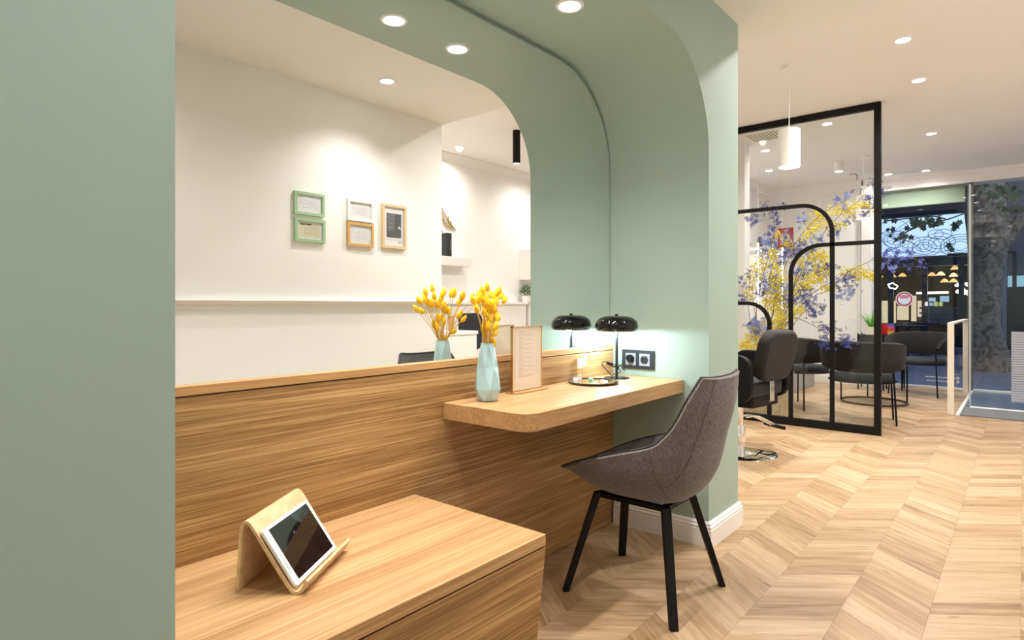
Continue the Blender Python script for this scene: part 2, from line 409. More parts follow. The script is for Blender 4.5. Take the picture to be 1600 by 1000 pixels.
o = obj('far_planks', far, PLANK2, floor); o['kind'] = 'stuff'

# ================================================================== SHOP FRONT
bm = NB(); box(bm, 7.08, -1.07, .03, 7.09, .0, 2.69)
wnd = bpy.data.objects.new('window_1', None); C.objects.link(wnd); tag(wnd, 'shop window left of the white handrail, frame and clear glass', 'window', kind='structure')
obj('glass_pane', bm, SHOPGLASS, wnd)
bm = NB(); box(bm, 7.06, -1.09, 0, 7.12, .02, .03); obj('sill_profile', bm, WHITEM, wnd)
bm = NB(); box(bm, 7.05, -1.115, .0, 7.12, -1.06, 2.69); obj('mullion', bm, mat('grey_alu', (.13, .14, .14), .4, metal=.3), wnd)
wnd2 = bpy.data.objects.new('window_2', None); C.objects.link(wnd2); tag(wnd2, 'shop window right of the grey mullion, clear glass', 'window', kind='structure')
bm = NB(); box(bm, 7.08, -3.39, .03, 7.09, -1.115, 2.69); obj('glass_pane', bm, SHOPGLASS, wnd2)
bm = NB(); box(bm, 7.06, -3.39, 0, 7.12, -1.115, .03); obj('sill_profile', bm, WHITEM, wnd2)
# inner glass screen at the entrance
scr = thing('glass_entrance_screen', 'frameless clear glass entrance screen with a frosted panel', 'glass screen', (5.62, -1.17, 0))
bm = NB(); box(bm, 5.615, -2.75, .0, 5.625, -1.165, 2.44); obj('glass_pane', bm, GLASS, scr, world=True)
bm = NB(); box(bm, 5.608, -1.172, .0, 5.632, -1.155, 2.44); obj('edge_profile', bm, mat('glass_edge', (.50, .56, .56), .2, metal=.4), scr, world=True)
bm = NB(); box(bm, 5.45, -2.75, .0, 5.55, -1.17, .012); obj('threshold', bm, TRIM, scr, world=True)
bm = NB(); box(bm, 5.609, -2.5, XP(1580, 628, 5.61).z, 5.613, XP(1580, 560, 5.61).y, XP(1580, 518, 5.61).z)
dec = obj('frosted_panel', bm, mat('frosted_film', (.36, .38, .44), .6, alpha=.85), scr, world=True)
bm = NB(); z = XP(1580, 628, 5.61).z + .02
while z < XP(1580, 518, 5.61).z: box(bm, 5.606, -2.49, z, 5.609, XP(1580, 560, 5.61).y - .004, z + .008); z += .026
obj('frosted_stripes', bm, mat('frosted_line', (.50, .52, .58), .6), dec, world=False).location = -Vector(scr.location)
# entrance mat
m_ = thing('entrance_mat', 'dark grey ribbed entrance mat beside the white handrail', 'mat', (4.85, -1.12, 0))
bm = NB(); box(bm, 4.85, -2.75, .0, 5.45, -1.12, .010); obj('mat_base', bm, mat('mat_grey', (.16, .165, .17), .8), m_, world=True)
bm = NB(); x = 4.87
while x < 5.43: box(bm, x, -2.74, .010, x + .012, -1.13, .014); x += .03
obj('mat_ribs', bm, mat('mat_rib', (.24, .25, .26), .6), m_, world=True)
bm = NB(); box(bm, 4.83, -1.12, .0, 7.05, -1.09, .014)
struct('trim_6', bm, TRIM, 'white floor strip running from the handrail to the window', 'floor trim')
bm = NB(); box(bm, 5.55, -3.2, .0, 7.05, -1.12, .008)
struct('floor_entrance', bm, mat('blue_stone', (.12, .16, .24), .25, var=(6, .1)), 'blue-grey smooth entrance floor behind the glass screen', 'floor')
# handrail
hr = thing('handrail', 'white metal handrail hoop with two flat posts by the entrance', 'handrail', (4.86, -1.04, 0))
bm = NB(); box(bm, 4.845, -1.075, 0, 4.875, -1.02, .917); obj('post', bm, IVORY, hr, world=True, bevel=.003)
bm = NB(); box(bm, 6.90, -1.075, 0, 6.93, -1.02, .917); obj('post', bm, IVORY, hr, world=True, bevel=.003)
bm = NB(); box(bm, 4.845, -1.075, .917, 6.93, -1.02, .935); obj('top_bar', bm, IVORY, hr, world=True, bevel=.003)

# ================================================================== OUTSIDE
STONE = mat('grey_stone', (.11, .115, .13), .8, var=(3, .15), bump=(20, .2)); DSTONE = mat('dark_stone', (.05, .06, .085), .7, var=(4, .2))
DARK = mat('dark_shop_frame', (.010, .012, .018), .35)
bm = NB(); box(bm, 7.3, -14, -.14, 24, 14, -.02)
struct('ground_street', bm, mat('pavement', (.10, .12, .17), .55, var=(2, .2)), 'dusky blue pavement outside the shop window', 'pavement')
EX = 16.0
bld = thing('shop_building', 'stone building across the street with a dark shop front under a backlit sign', 'building', (EX, 0, 0))
TY = XP(1518, 400, EX).y           # right end of the shop opening
bm = NB()
box(bm, EX, -9, 5.0, EX + .5, 8, 9); box(bm, EX, TY - 1.1, -.05, EX + .5, TY - .62, 5.0); box(bm, EX, -9, -.05, EX + .5, TY - 2.2, 5.0)
box(bm, EX, TY - 2.2, 2.9, EX + .5, TY - 1.1, 5.0); obj('stone_wall', bm, STONE, bld, world=True)
bm = NB(); a = XP(1566, 450, EX); b = XP(1573, 450, EX); box(bm, EX - .16, b.y, -.05, EX, a.y, 3.0); obj('pilaster', bm, mat('pale_stone', (.24, .25, .28), .7), bld, world=True)
bm = NB()
for i in range(9): box(bm, EX - .02, -9, .3 + i * .32, EX, TY - 2.2, .32 + i * .32)
obj('stone_joints', bm, DSTONE, bld, world=True)['kind'] = 'stuff'
bm = NB(); box(bm, EX - .15, -9, 2.95, EX, TY - .55, 3.15); box(bm, EX - .1, -9, 3.35, EX, TY - .55, 3.6); obj('stone_ledge', bm, STONE, bld, world=True)
bm = NB(); box(bm, EX - .05, TY - .62, -.05, EX + .1, 8, .35); box(bm, EX - .05, TY - .62, 2.1, EX + .2, 8, 2.32); box(bm, EX - .06, TY - .62, 3.38, EX + .2, 8, 5.0)
for px in (1392, 1445, 1502, 1518):
    y = XP(px, 450, EX).y; box(bm, EX - .06, y - .06, .3, EX + .05, y + .06, 2.2)
obj('dark_fascia', bm, DARK, bld, world=True)
a, b = XP(1340, 340, EX), XP(1512, 340, EX)
bm = NB(); box(bm, EX - .03, b.y, 2.36, EX, a.y + 3, 3.38)
sign = obj('backlit_sign', bm, mat('backlit_mural', (.6, .72, .85), .5, emit=.40, ecol=(.55, .74, .95)), bld, world=True)
bm = NB(); r2 = random.Random(3)
for px, py, R in ((1467, 379, .34), (1467, 379, .22), (1467, 379, .12), (1444, 386, .36), (1444, 386, .26), (1444, 386, .17), (1444, 386, .09), (1500, 384, .40), (1500, 384, .32), (1500, 384, .24), (1500, 384, .16), (1462, 366, .16), (1474, 366, .18), (1422, 378, .22), (1400, 374, .30), (1400, 374, .2), (1385, 370, .18)):
    c = XP(px, py, EX - .04); tube(bm, [(EX - .045, c.y + R * math.cos(t), max(2.38, c.z + R * .72 * math.sin(t))) for t in [2 * PI * i / 28 for i in range(28)]], .008, 4, closed=True)
for px in (1388, 1398, 1412, 1424):
    c = XP(px, 360, EX); tube(bm, smoothpts([(EX - .045, c.y + .3 * math.sin(i * 1.9 + px), 3.4 - i * .24) for i in range(5)]), .008, 4)
obj('sign_swirls', bm, mat('swirl_ink', (.05, .09, .2), .5), sign, world=False).location = -Vector(bld.location)
# shop interior behind the dark frame
bm = NB(); box(bm, 20, TY - .6, -.05, 20.2, 8, 3.4); box(bm, EX + .2, TY - .8, -.05, 20, TY - .6, 3.4); box(bm, EX + .2, TY - .6, 3.2, 20, 8, 3.4)
obj('interior_wall', bm, mat('dim_interior', (.10, .075, .05), .8), bld, world=True)
bm = NB(); a, b = XP(1445, 480, 17), XP(1500, 508, 17)
zz = b.z
k = 0
while zz < a.z - .02:
    y = b.y + (k % 2) * .09
    while y < a.y: box(bm, 16.98, y, zz, 17.02, y + .165, zz + .055); y += .18
    zz += .07; k += 1
obj('brick_counter', bm, mat('grey_brick', (.22, .22, .23), .8), bld, world=True)['kind'] = 'stuff'
bm = NB()
for px0, px1, py0, py1 in ((1378, 1400, 470, 506), (1402, 1420, 478, 500), (1424, 1432, 462, 502), (1434, 1444, 470, 495), (1346, 1362, 445, 520)):
    a, b = XP(px0, py0, 19.5), XP(px1, py1, 19.5); box(bm, 19.45, b.y, b.z, 19.5, a.y, a.z)
obj('lit_shelf', bm, mat('warm_shelf', (.7, .55, .35), .6, emit=.28, ecol=(1, .8, .5)), bld, world=True)
for i, (px, py, w_) in enumerate(((1394, 433, 10), (1410, 432, 9), (1456, 431, 10), (1470, 430, 10), (1490, 432, 9), (1492, 421, 7), (1476, 441, 8), (1490, 441, 8), (1362, 432, 8))):
    c = XP(px, py, 18.0); l = obj('pendant_shade', lathe(NB(), [(.02, .10), (.06, .07), (.11, 0), (.10, 0), (.0, .06)], 12, c), mat('amber_shade', (.5, .25, .08), .4, emit=.5 + .8 * (i in (3, 4)), ecol=(1, .55, .22)), bld, world=True)
bm = NB(); a = XP(1432, 458, 18.5); b = XP(1482, 457, 18.5); tube(bm, [(18.5, a.y, a.z), (18.5, b.y, b.z)], .03, 6); obj('light_tube', bm, mat('tube_glow', (1, 1, .9), .5, emit=1.6), bld, world=True)
for i in range(12):
    c = XP(1494 + i * 2.6, 446 + 9 * math.sin(i * 1.7) + i * .6, 17.6); bm = NB(); bmesh.ops.create_icosphere(bm, subdivisions=1, radius=.035 + .02 * (i % 3), matrix=Matrix.Translation(c)); obj('fairy_light', bm, mat('fairy_glow', (1, .95, .8), .5, emit=4), bld, world=True)
# door beside the tree
bm = NB(); a = XP(1573, 430, EX - .02); b = XP(1640, 600, EX - .02)
box(bm, EX - .12, b.y, -.05, EX - .02, a.y, a.z); obj('dark_door', bm, DARK, bld, world=True)
bm = NB(); box(bm, EX - .14, b.y, a.z - .28, EX - .12, a.y - .02, a.z - .02); obj('door_sign', bm, mat('teal_sign', (.25, .42, .45), .5, emit=.25, ecol=(.4, .7, .75)), bld, world=True)
bm = NB(); c = XP(1586, 393, 15.2); d = XP(1480, 395, 15.2)
box(bm, 15.18, c.y, c.z - .05, 15.24, d.y, c.z + .02); box(bm, 15.18, c.y - .03, -.05, 15.24, c.y + .05, c.z)
obj('awning_frame', bm, DARK, bld, world=True)
bm = NB(); a = XP(1450, 606, 14.8); box(bm, 14.2, -1.9, -.05, 14.7, 3.5, .12); obj('kerb_step', bm, DSTONE, bld, world=True)
# cafe table silhouettes in front of the shop
for i, (px, py) in enumerate(((1418, 590), (1402, 590), (1440, 590))):
    c = XP(px, 560, 11.4 + i * 1.1); t = thing('street_table', ('second ' if i == 1 else 'third ' if i == 2 else 'first ') + 'small dark cafe table on the pavement across the street, by distance', 'table', (c.x, c.y, -.02), group=None)
    obj('table_top', lathe(NB(), [(0, .70), (.34, .70), (.34, .73), (0, .73)], 20), DARK, t); obj('table_leg', cyl(NB(), (0, 0, .01), (0, 0, .70), .03, 8), DARK, t); obj('table_foot', lathe(NB(), [(0, 0), (.2, 0), (.18, .02), (0, .02)], 16), DARK, t)
l = bpy.data.lights.new('street_fill_light', 'POINT'); l.energy = 150; l.color = (.80, .86, 1.0); l.shadow_soft_size = .3; lo = bpy.data.objects.new('street_fill_light', l); C.objects.link(lo); lo.location = (8.6, -3.6, 4.6)  # unseen fill lamp added to brighten the tree outside
l = bpy.data.lights.new('street_fill_light', 'POINT'); l.energy = 110; l.color = (.75, .85, 1.0); l.shadow_soft_size = .3; lo = bpy.data.objects.new('street_fill_light', l); C.objects.link(lo); lo.location = (13.0, -5.0, 5.0)  # second unseen lamp, added to lift the dark street side
# plane tree
tr = thing('plane_tree', 'thick mottled plane tree trunk forking outside the window', 'tree', (10.6, -1.24, -.02))
BARK = mat('mottled_bark', (.12, .10, .08), .9, bump=(9, 1.0), var=(7, .55))
_nt = BARK.node_tree; _n = [n for n in _nt.nodes if n.type == 'TEX_NOISE'][0]; _n.inputs['Distortion'].default_value = 1.2; _r = ramp(_nt, [(.36, (.045, .04, .035)), (.47, (.11, .09, .07)), (.55, (.20, .18, .15)), (.66, (.08, .07, .055))]); _nt.links.new(_n.outputs['Fac'], _r.inputs[0]); _nt.links.new(_r.outputs[0], _nt.nodes['Principled BSDF'].inputs['Base Color'])
bm = NB(); tx = 10.6
def ring_trunk(ctrl, seg=14):
    rings = []
    for (x, y, z, r) in ctrl:
        rings.append([bm.verts.new((x + r * (1 + .10 * math.sin(3 * a + z * 2)) * math.cos(a), y + r * (1 + .12 * math.sin(2 * a + z * 3)) * math.sin(a), z)) for a in [2 * PI * i / seg for i in range(seg)]])
    for p, q in zip(rings, rings[1:]):
        for i in range(seg): j = (i + 1) % seg; bm.faces.new((p[i], p[j], q[j], q[i]))
    bm.faces.new(rings[0][::-1]); bm.faces.new(rings[-1])
ring_trunk([(tx, -1.20, -.13, .46), (tx, -1.16, .25, .30), (tx, -1.11, .8, .22), (tx, -1.11, 1.5, .22), (tx, -1.14, 2.0, .26), (tx, -1.16, 2.4, .35), (tx, -1.10, 2.8, .32), (tx, -1.05, 3.6, .28), (tx, -1.0, 5.0, .24)])
obj('trunk', bm, BARK, tr, smooth=60, world=True)
bm = NB(); ring_trunk([(tx, -1.30, 2.1, .12), (tx, -1.52, 2.5, .15), (tx, -1.80, 2.80, .14), (tx, -2.4, 3.3, .13), (tx + .2, -3.2, 4.3, .12)]); obj('limb', bm, BARK, tr, smooth=60, world=True)
LEAFM = mat('dark_leaf', (.03, .07, .02), .6)
def leaf_cluster(bm, c, n, spread, size, r_):
    for _ in range(n):
        p = Vector(c) + Vector((r_.uniform(-.25, .25), r_.uniform(-1, 1) * spread, r_.uniform(-1, 1) * spread * .6))
        q = Quaternion((r_.uniform(-1, 1), r_.uniform(-1, 1), r_.uniform(-1, 1), 1)).normalized() if True else None
        q = Quaternion((0, 0, 1), r_.uniform(-.6, .6)) @ Quaternion((1, 0, 0), r_.uniform(0, 6.3)); s = size * r_.uniform(.6, 1.2)
        pts = [(0, 0, -1), (.08, .35, -.5), (0, .9, -.35), (.06, .45, .05), (0, .75, .6), (.04, .2, .45), (0, 0, 1), (.04, -.2, .45), (0, -.75, .6), (.06, -.45, .05), (0, -.9, -.35), (.08, -.35, -.5)]
        bm.faces.new([bm.verts.new(p + q @ (Vector(t) * s)) for t in pts])
bm = NB(); r3 = random.Random(5)
for px, py, n in ((1400, 362, 5), (1425, 352, 6), (1440, 345, 6), (1448, 356, 5), (1412, 368, 4), (1470, 345, 7), (1490, 350, 5), (1385, 340, 4), (1455, 338, 5), (1484, 386, 2), (1418, 372, 3), (1560, 300, 9), (1575, 320, 9), (1590, 300, 8), (1545, 295, 6), (1600, 330, 6)):
    leaf_cluster(bm, XP(px, py, 9.9), n, .12, .065, r3)
o = obj('foliage', bm, LEAFM, tr, world=True); o['kind'] = 'stuff'
bm = NB()
for pts in (((1515, 330), (1480, 343), (1440, 352), (1405, 368)), ((1480, 343), (1460, 338), (1430, 340), (1385, 345)), ((1440, 352), (1420, 360), (1395, 380)), ((1600, 330), (1575, 312), (1550, 290))):
    tube(bm, smoothpts([XP(px, py, 9.95) for px, py in pts], 4), .012, 5)
obj('twigs', bm, BARK, tr, world=True)
# stickers on the shop window (inside face)
def sticker(name, px0, py0, px1, py1, m, lab, cat='sticker', grp=None, th=.002):
    a, b = XP(px0, py0, 7.075), XP(px1, py1, 7.075)
    t = thing(name, lab, cat, (7.075, (a.y + b.y) / 2, (a.z + b.z) / 2), group=grp); bm = NB(); box(bm, -th, -(a.y - b.y) / 2, -(a.z - b.z) / 2, 0, (a.y - b.y) / 2, (a.z - b.z) / 2); obj('sheet', bm, m, t); return t
c = XP(1413, 467.5, 7.075); t = thing('round_sticker', 'round red and white sticker on the shop window', 'sticker', c)
Mx = Matrix.Rotation(-PI / 2, 4, 'Y'); RED = mat('red_print', (.45, .03, .06), .5); LBL = mat('pale_blue_print', (.62, .72, .88), .5)
for nme, r0, m_, zz in (('rim', .103, LBL, 0), ('red_ring', .092, RED, .001), ('centre', .074, LBL, .002)):
    bm = NB(); lathe(bm, [(0, zz), (r0, zz), (r0, zz + .001), (0, zz + .001)], 32, M=Mx); obj(nme, bm, m_, t)
bm = NB()
for i, wd in enumerate((.10, .118, .10)): box(bm, -.0045, -wd / 2, .012 + i * .016, -.003, wd / 2, .022 + i * .016)
obj('red_lettering', bm, RED, t)
SKY = mat('blue_print', (.30, .50, .75), .5); LIME = mat('lime_print', (.40, .55, .22), .5)
sticker('window_sticker', 1451, 465, 1462, 471, SKY, 'small pale blue sticker on the window, left of the larger one')
sticker('window_sticker', 1468.5, 462.5, 1483, 471.5, SKY, 'largest pale blue rectangular sticker on the window')
sticker('window_sticker', 1445, 471.5, 1450, 478, WPAPER, 'tiny white square sticker at the left end of the row')
sticker('window_sticker', 1452, 473, 1458, 478, SKY, 'tiny blue square sticker second in the lower row')
sticker('window_sticker', 1459, 471.5, 1465.5, 478.5, LIME, 'tiny lime green square sticker, left one of two')
sticker('window_sticker', 1467, 472, 1473, 478.5, LIME, 'tiny lime green square sticker, right one of two')
c = XP(1395, 447, 7.07); t = thing('neon_cloud', 'white glowing cloud outline on the shop window', 'neon sign', c)
bm = NB(); tube(bm, [(0, .052 * math.cos(a) * (1 + .12 * math.sin(5 * a)), .036 * math.sin(a) * (1 + .16 * math.sin(5 * a)) + (.012 * math.cos(a) if True else 0)) for a in [2 * PI * i / 40 for i in range(40)]], .005, 5, closed=True)
obj('neon_tube', bm, mat('neon_white', (.8, .95, 1), .4, emit=3.5, ecol=(.8, .95, 1)), t)
t = thing('window_lettering', 'white lines of lettering low on the shop window with two small icons', 'lettering', (7.07, XP(1480, 590, 7.07).y, XP(1480, 590, 7.07).z))
bm = NB()
for px0, px1, py in ((1478, 1499, 585), (1446, 1494, 589.5), (1448, 1494, 595.5)):
    a, b = XP(px0, py - .8, 7.07), XP(px1, py + .8, 7.07); y = a.y
    while y > b.y + .02:
        wl = rnd.uniform(.02, .05); box(bm, 7.066, max(y - wl, b.y), b.z, 7.070, y, a.z); y -= wl + .008
obj('letters', bm, WPAPER, t, world=True)['kind'] = 'stuff'
for py in (591, 597):
    a, b = XP(1494.5, py - 2.3, 7.07), XP(1499, py + 2.3, 7.07); bm = NB(); box(bm, 7.066, b.y, b.z, 7.070, a.y, a.z); obj('icon', bm, WPAPER, t, world=True)

# ================================================================== MIRROR, PANEL, BENCH, DESK
bm = NB()
mir = [(NX0 + .003, .905)]
r_ = NR; h_ = NH - .022; xl, xr = NX0 + .003, -.003
for i in range(17):
    a = math.radians(180 - 90 * i / 16); mir.append((xl + r_ + r_ * math.cos(a), h_ - r_ + r_ * math.sin(a)))
for i in range(17):
    a = math.radians(90 - 90 * i / 16); mir.append((xr - r_ + r_ * math.cos(a), h_ - r_ + r_ * math.sin(a)))
mir.append((xr, .905))
mt = thing('mirror', 'large round-cornered mirror filling the back of the green niche', 'mirror', (-1.15, .03, .905))
prism(bm, mir, 'y', .025, .031); obj('mirror_glass', bm, MIRROR, mt, world=True)
bm = NB(); prism(bm, [(x, z) for x, z in mir], 'y', .0312, .0445); obj('mirror_backing', bm, EDGE, mt, world=True)
bm = NB(); prism(bm, [(x * .9998 + (-.0002 if x < -1 else 0), z) for x, z in mir], 'y', .0246, .0312)
bm.free()
pn = thing('oak_wall_panel', 'tall oak veneer panel under the mirror with a solid top rail', 'wall panel', (-1.15, 0, 0))
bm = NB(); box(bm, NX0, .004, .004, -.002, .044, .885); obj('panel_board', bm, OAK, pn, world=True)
bm = NB(); box(bm, NX0, .008, .885, -.002, .0445, .890); obj('shadow_gap', bm, mat('gap_brown', (.10, .05, .02), .8), pn, world=True)
bm = NB(); box(bm, NX0, .002, .889, -.002, .0247, .913); obj('top_rail', bm, OAKSOLID, pn, world=True, bevel=.001)

bn = thing('oak_bench', 'long oak bench box standing against the panel, grooved under its top', 'bench', (-1.335, 0, 0))
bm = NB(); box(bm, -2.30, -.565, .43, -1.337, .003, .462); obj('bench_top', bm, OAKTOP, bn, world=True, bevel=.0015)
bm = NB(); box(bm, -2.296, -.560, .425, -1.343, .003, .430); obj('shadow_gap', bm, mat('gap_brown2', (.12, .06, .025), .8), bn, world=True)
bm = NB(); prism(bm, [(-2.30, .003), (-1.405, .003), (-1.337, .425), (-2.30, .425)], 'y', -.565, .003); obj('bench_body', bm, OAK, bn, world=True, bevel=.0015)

dk = thing('oak_desk', 'thick oak wall-mounted desk shelf with one rounded corner', 'desk', (-.6, -.19, .705))
bm = NB(); DL, DF = -1.202, -.382
pts = [(-.003, .003), (DL, .003)] + [(DL + .06 + .06 * math.cos(math.radians(a)), DF - .012 + .06 + .06 * math.sin(math.radians(a))) for a in range(180, 271, 10)] + [(-.003, DF + .004)]
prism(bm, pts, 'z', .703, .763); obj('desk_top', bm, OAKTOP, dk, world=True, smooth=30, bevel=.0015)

# ================================================================== DOWNLIGHTS
def downlight(x, y, z, label, power, group=None, r=.042, size=2.75, blend=1.0, target=None, name='recessed_downlight'):
    t = thing(name, label, 'ceiling light', (x, y, z), group=group)
    bm = NB(); lathe(bm, [(r, -.001), (r, -.006), (r + .010, -.006), (r + .013, 0), (r, 0)], 24); obj('trim_ring', bm, WHITEM, t, smooth=50)
    bm = NB(); lathe(bm, [(0, -.002), (r, -.002), (r, -.004), (0, -.004)], 24); obj('diffuser', bm, BULB, t)
    if power: spot(t, (x, y, z - .02), power * K, size, blend, .03, target=target)
    return t
downlight(-.806, -.28, NH, 'round downlight in the green niche top above the lamp end of the desk', 17, size=2.1)
downlight(-1.165, -.28, NH, 'round downlight in the green niche top, second from the lamp end', 17, size=2.1)
downlight(-1.525, -.28, NH, 'round downlight in the green niche top, third from the lamp end', 17, size=2.1)
downlight(-1.885, -.28, NH, 'round downlight in the green niche top, farthest from the lamp', 17, size=2.1)
downlight(-.288, -1.435, SOF, 'round downlight in the low ceiling washing the picture frame wall', 17, size=2.3, blend=.9)
downlight(-1.9, -1.05, SOF, 'round downlight in the low ceiling over the oak bench', 17)
downlight(-3.4, -1.1, SOF, 'round downlight in the low ceiling behind the camera', 17)
downlight(1.05, -1.0, TOP, 'salon downlight just past the step in the ceiling', 58)
downlight(1.95, -1.01, TOP, 'largest salon downlight, right of the pendant lamp', 48)
downlight(2.868, -.993, TOP, 'second salon downlight, below the largest one in view', 38)
downlight(3.65, -.175, TOP, 'salon downlight seen through the top of the glass partition, right', 24)
downlight(4.319, .604, TOP, 'salon downlight seen beside the air grille', 24)
downlight(6.651, -.241, TOP, 'left one of the two downlights next to the shop window', 24)
downlight(6.696, -.653, TOP, 'right one of the two downlights next to the shop window', 24)
downlight(2.0, -3.08, TOP, 'salon downlight near the cornice, seen in the mirror', 22)
downlight(1.2, -2.9, TOP, 'salon downlight by the white corner, seen in the mirror', 20)
downlight(3.4, -2.9, TOP, 'salon downlight over the right end of the white console', 22)
downlight(4.9, -2.4, TOP, 'salon downlight toward the entrance mat', 28)
downlight(4.7, -.9, TOP, 'salon downlight over the lounge chairs', 22)
downlight(2.6, .5, TOP, 'salon downlight behind the green wall', 26)
downlight(5.4, .9, TOP, 'salon downlight in front of the left side wall', 18)

# ================================================================== WALL FRAMES (read in the mirror)
FG = mat('green_frame', (.36, .52, .32), .45); FWt = mat('white_frame', (.84, .83, .80), .4); FO = mat('honey_frame', (.62, .38, .13), .45); FL = mat('pale_wood_frame', (.70, .53, .31), .5)
def picture(xa, xb, z0, z1, fm, lab, paper, style):
    cx = (xa + xb) / 2; t = thing('picture_frame', lab, 'picture frame', (cx, -1.866, z0)); W = xb - xa; H = z1 - z0; fw = .017; d = .021
    bm = NB(); outer = [(-W / 2, 0), (W / 2, 0), (W / 2, H), (-W / 2, H)]; inner = [(-W / 2 + fw, fw), (W / 2 - fw, fw), (W / 2 - fw, H - fw), (-W / 2 + fw, H - fw)]
    layers = []
    for k_, (pl, yy) in enumerate(((outer, 0), (outer, d), ([(x * .985, H / 2 + (z - H / 2) * .985) for x, z in inner], d), (inner, .010))):
        layers.append([bm.verts.new((x, yy, z)) for x, z in pl])
    for A, B in zip(layers, layers[1:]):
        for i in range(4): j = (i + 1) % 4; bm.faces.new((A[i], A[j], B[j], B[i]))
    obj('frame', bm, fm, t)
    bm = NB(); box(bm, -W / 2 + .004, .001, .004, W / 2 - .004, .010, H - .004); obj('mat_board', bm, WPAPER, t)
    bm = NB(); iw, ih = W - 2 * fw, H - 2 * fw
    if style == 'photo':
        box(bm, -iw * .36, .010, H * .25, iw * .36, .0112, H * .80); ph = obj('photo_print', bm, mat('dark_photo', (.07, .08, .08), .6, var=(30, .4)), t)
        bm = NB()
        for i in range(13): box(bm, -iw * .32, .0112, H * .77 - i * H * .03, iw * .06 - i * .001, .0116, H * .77 - i * H * .03 + .002)
        obj('print_lines', bm, mat('pale_line', (.5, .5, .5), .7), t)
        bm = NB(); prism(bm, [(iw * .20, H * .47), (iw * .36, H * .45), (iw * .24, H * .53)], 'y', .0112, .0118); obj('print_light', bm, PAPER, t)
        bm = NB(); box(bm, -iw * .4, .010, H * .19, iw * .4, .0105, H * .2); box(bm, iw * .22, .010, H * .12, iw * .36, .0105, H * .17); obj('caption', bm, mat('light_ink', (.5, .5, .52), .8), t)
    else:
        box(bm, -iw * .40, .010, fw + ih * .10, iw * .40, .0108, fw + ih * .90); obj('card', bm, paper, t)
        bm = NB(); r_ = random.Random(int(z0 * 1000))
        for i in range(5):
            x = iw * .32; zz = fw + ih * (.68 - i * .10)
            x1 = -iw * r_.uniform(.1, .3)
            while x > x1: wl = r_.uniform(.006, .016); box(bm, x - wl, .0108, zz, x, .0112, zz + .0025); x -= wl + .003
        obj('handwriting', bm, mat('soft_ink', (.42, .42, .45), .8), t)['kind'] = 'stuff'
        bm = NB()
        if style == 'bold':
            x = -iw * .36
            for i in range(10):
                if i == 5: x += .006
                wl = .007; box(bm, x, .0108, fw + ih * .79, x + wl - .0015, .0114, fw + ih * (.86 + .03 * (i % 3 == 0))); x += wl
        else:
            for i in range(4): tube(bm, [(-iw * .33 + .004 * math.cos(a + i), .011, fw + ih * .80 - .010 * i + .004 * math.sin(a + i)) for a in [j * .8 for j in range(6)]], .0006, 4)
            tube(bm, [(iw * .30 + .005 * math.cos(a), .011, fw + ih * .22 + .008 * math.sin(a)) for a in [j * .8 for j in range(6)]], .0006, 4)
        obj('card_heading', bm, DINK if style == 'bold' else mat('flower_ink', (.25, .25, .32), .8), t)['kind'] = 'stuff'
    bm = NB(); box(bm, -W / 2 + fw * .6, .0135, fw * .6, W / 2 - fw * .6, .0150, H - fw * .6); obj('glazing', bm, ACRYL, t)
picture(-.690, -.474, 1.692, 1.839, FG, 'upper light green picture frame with a white card', WPAPER, 'hand')
picture(-.686, -.469, 1.521, 1.670, FG, 'lower light green picture frame with a yellowish card', mat('yellow_card', (.74, .70, .50), .7), 'bold')
picture(-.296, -.080, 1.694, 1.842, FWt, 'small white picture frame above the honey-coloured one', WPAPER, 'hand')
picture(-.296, -.080, 1.521, 1.684, FO, 'honey-coloured wooden picture frame with a pale card', WPAPER, 'hand')
picture(-.005, .215, 1.528, 1.846, FL, 'tall pale wood picture frame with a dark photo print', WPAPER, 'photo')

# ================================================================== DESK OBJECTS
DZ = .763
# --- vase, hexagonal and faceted
VX, VY = -1.071, -.095
vs = thing('faceted_vase', 'pale blue faceted ceramic vase holding the yellow dried flowers', 'vase', (VX, VY, DZ))
bm = NB(); rings = []
for r, z, ph in ((.030, 0, 0), (.037, .004, 0), (.051, .045, .5), (.040, .125, 0), (.026, .210, .5), (.0265, .214, .5)):
    rings.append([bm.verts.new((r * math.cos((i + ph) * PI / 3 + .4), r * math.sin((i + ph) * PI / 3 + .4), z)) for i in range(6)])
def tri_join(a, b, up):
    for i in range(6):
        j = (i + 1) % 6
        if up == 0: bm.faces.new((a[i], a[j], b[j], b[i]))
        elif up == 1: bm.faces.new((a[i], a[j], b[i])); bm.faces.new((a[j], b[j], b[i]))
        else: bm.faces.new((a[i], b[j], b[i])); bm.faces.new((a[i], a[j], b[j]))
tri_join(rings[0], rings[1], 0); tri_join(rings[1], rings[2], 1); tri_join(rings[2], rings[3], 2); tri_join(rings[3], rings[4], 1); tri_join(rings[4], rings[5], 0)
inn = []
for r, z, ph in ((.0235, .214, .5), (.022, .16, .5), (.018, .12, .5)):
    inn.append([bm.verts.new((r * math.cos((i + ph) * PI / 3 + .4), r * math.sin((i + ph) * PI / 3 + .4), z)) for i in range(6)])
tri_join(rings[5], inn[0], 0); tri_join(inn[0], inn[1], 0); tri_join(inn[1], inn[2], 0); bm.faces.new(inn[2]); bm.faces.new(rings[0][::-1])
obj('vase_body', bm, CERAM, vs, bevel=.0012)
bm = NB(); prism(bm, [(.0268 * math.cos((i + .5) * PI / 3 + .4), .0268 * math.sin((i + .5) * PI / 3 + .4)) for i in range(6)], 'z', .2141, .2150)
bm.free()
